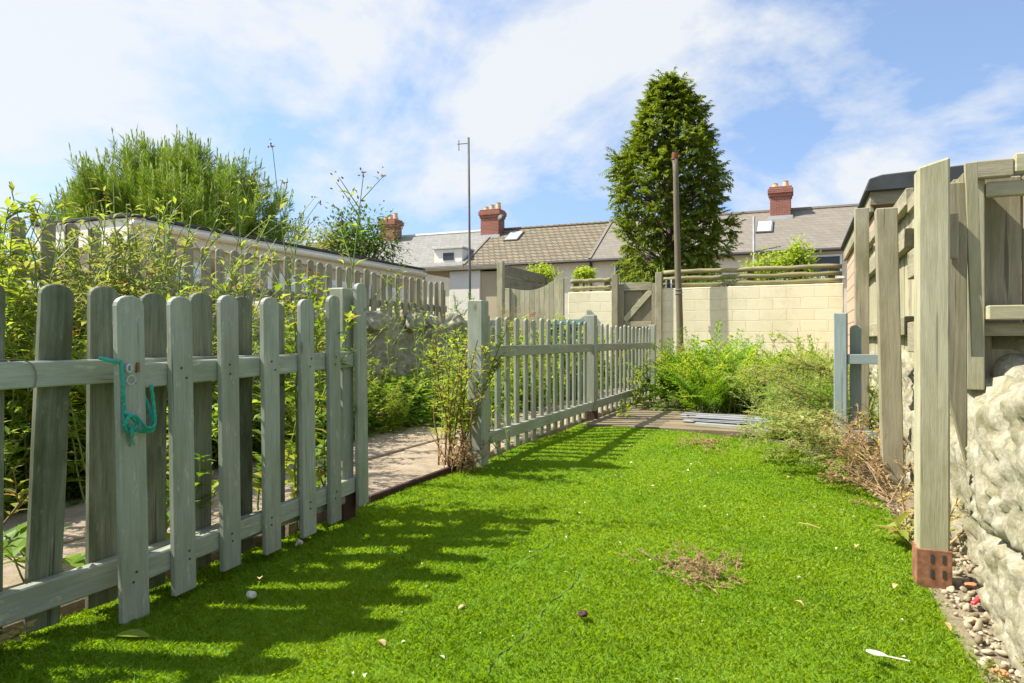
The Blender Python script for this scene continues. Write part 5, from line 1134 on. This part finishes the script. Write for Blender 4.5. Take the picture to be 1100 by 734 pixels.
cb = N.new('ShaderNodeCombineXYZ'); Lk.new(wm('DIVIDE', sp.outputs['X'], den), cb.inputs['X']); Lk.new(wm('DIVIDE', sp.outputs['Y'], den), cb.inputs['Y'])
def wnoise(sc, det, rough, dist, off):
    mp = N.new('ShaderNodeMapping'); mp.inputs['Location'].default_value = off; mp.inputs['Rotation'].default_value = (0, 0, 0.7); mp.inputs['Scale'].default_value = (1.0, 1.0, 1); Lk.new(cb.outputs[0], mp.inputs['Vector'])
    x = N.new('ShaderNodeTexNoise'); Lk.new(mp.outputs[0], x.inputs['Vector']); x.inputs['Scale'].default_value = sc; x.inputs['Detail'].default_value = det; x.inputs['Roughness'].default_value = rough; x.inputs['Distortion'].default_value = dist
    return x.outputs['Fac']
n1 = wnoise(1.7, 10, 0.58, 0.35, (15.41, 6.33, 2.3)); n2 = wnoise(4.6, 9, 0.62, 0.2, (7.3, 2.2, 0))
# more cloud to the west (left of the garden), clearer to the north-east
side = wm('ADD', wm('MULTIPLY', sp.outputs['X'], -0.07), wm('MULTIPLY', sp.outputs['Y'], -0.02))
fld = wm('ADD', wm('ADD', n1, wm('MULTIPLY', wm('SUBTRACT', n2, 0.5), 0.35)), side)
rmp = N.new('ShaderNodeValToRGB'); Lk.new(fld, rmp.inputs[0]); rmp.color_ramp.elements[0].position = 0.435; rmp.color_ramp.elements[1].position = 0.60
rmp.color_ramp.elements[0].color = (0, 0, 0, 1); rmp.color_ramp.elements[1].color = (1, 1, 1, 1)
mx = N.new('ShaderNodeMix'); mx.data_type = 'RGBA'; Lk.new(wm('MULTIPLY', rmp.outputs[0], 0.92), mx.inputs[0])
hs = N.new('ShaderNodeHueSaturation'); hs.inputs['Saturation'].default_value = 0.95; hs.inputs['Value'].default_value = 1.0; Lk.new(sky.outputs[0], hs.inputs['Color']); Lk.new(hs.outputs[0], mx.inputs[6])
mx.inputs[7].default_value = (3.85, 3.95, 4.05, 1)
cv = N.new('ShaderNodeVectorMath'); cv.operation = 'SCALE'; cv.inputs[0].default_value = (3.42, 3.52, 3.62)   # clouds above the frame are brightened as added fill light
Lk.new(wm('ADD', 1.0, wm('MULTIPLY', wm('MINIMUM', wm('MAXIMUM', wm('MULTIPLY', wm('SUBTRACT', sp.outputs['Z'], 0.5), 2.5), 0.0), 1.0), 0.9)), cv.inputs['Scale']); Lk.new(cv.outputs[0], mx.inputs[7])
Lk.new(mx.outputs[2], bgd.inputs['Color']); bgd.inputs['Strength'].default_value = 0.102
sl_ = bpy.data.lights.new('sun', 'SUN'); sl_.energy = 3.5; sl_.angle = R(0.55); sl_.color = (1.0, 0.95, 0.86)
so = bpy.data.objects.new('sun', sl_); COL.objects.link(so); so.rotation_euler = (-sun_dir).to_track_quat('-Z', 'Y').to_euler()

cam = bpy.data.cameras.new('camera'); co = bpy.data.objects.new('camera', cam); COL.objects.link(co)
co.location = (0, 0, CAMH); co.rotation_euler = (R(90), 0, TH); cam.sensor_width = 36; cam.lens = 36*F/1100; cam.shift_y = -2/1100; cam.clip_start = 0.05; cam.clip_end = 600
scn.camera = co
scn.view_settings.view_transform = 'Standard'; scn.view_settings.look = 'None'; scn.view_settings.gamma = 1; scn.view_settings.exposure = 1.38
scn.render.engine = 'CYCLES'; scn.cycles.max_bounces = 8; scn.cycles.transparent_max_bounces = 8
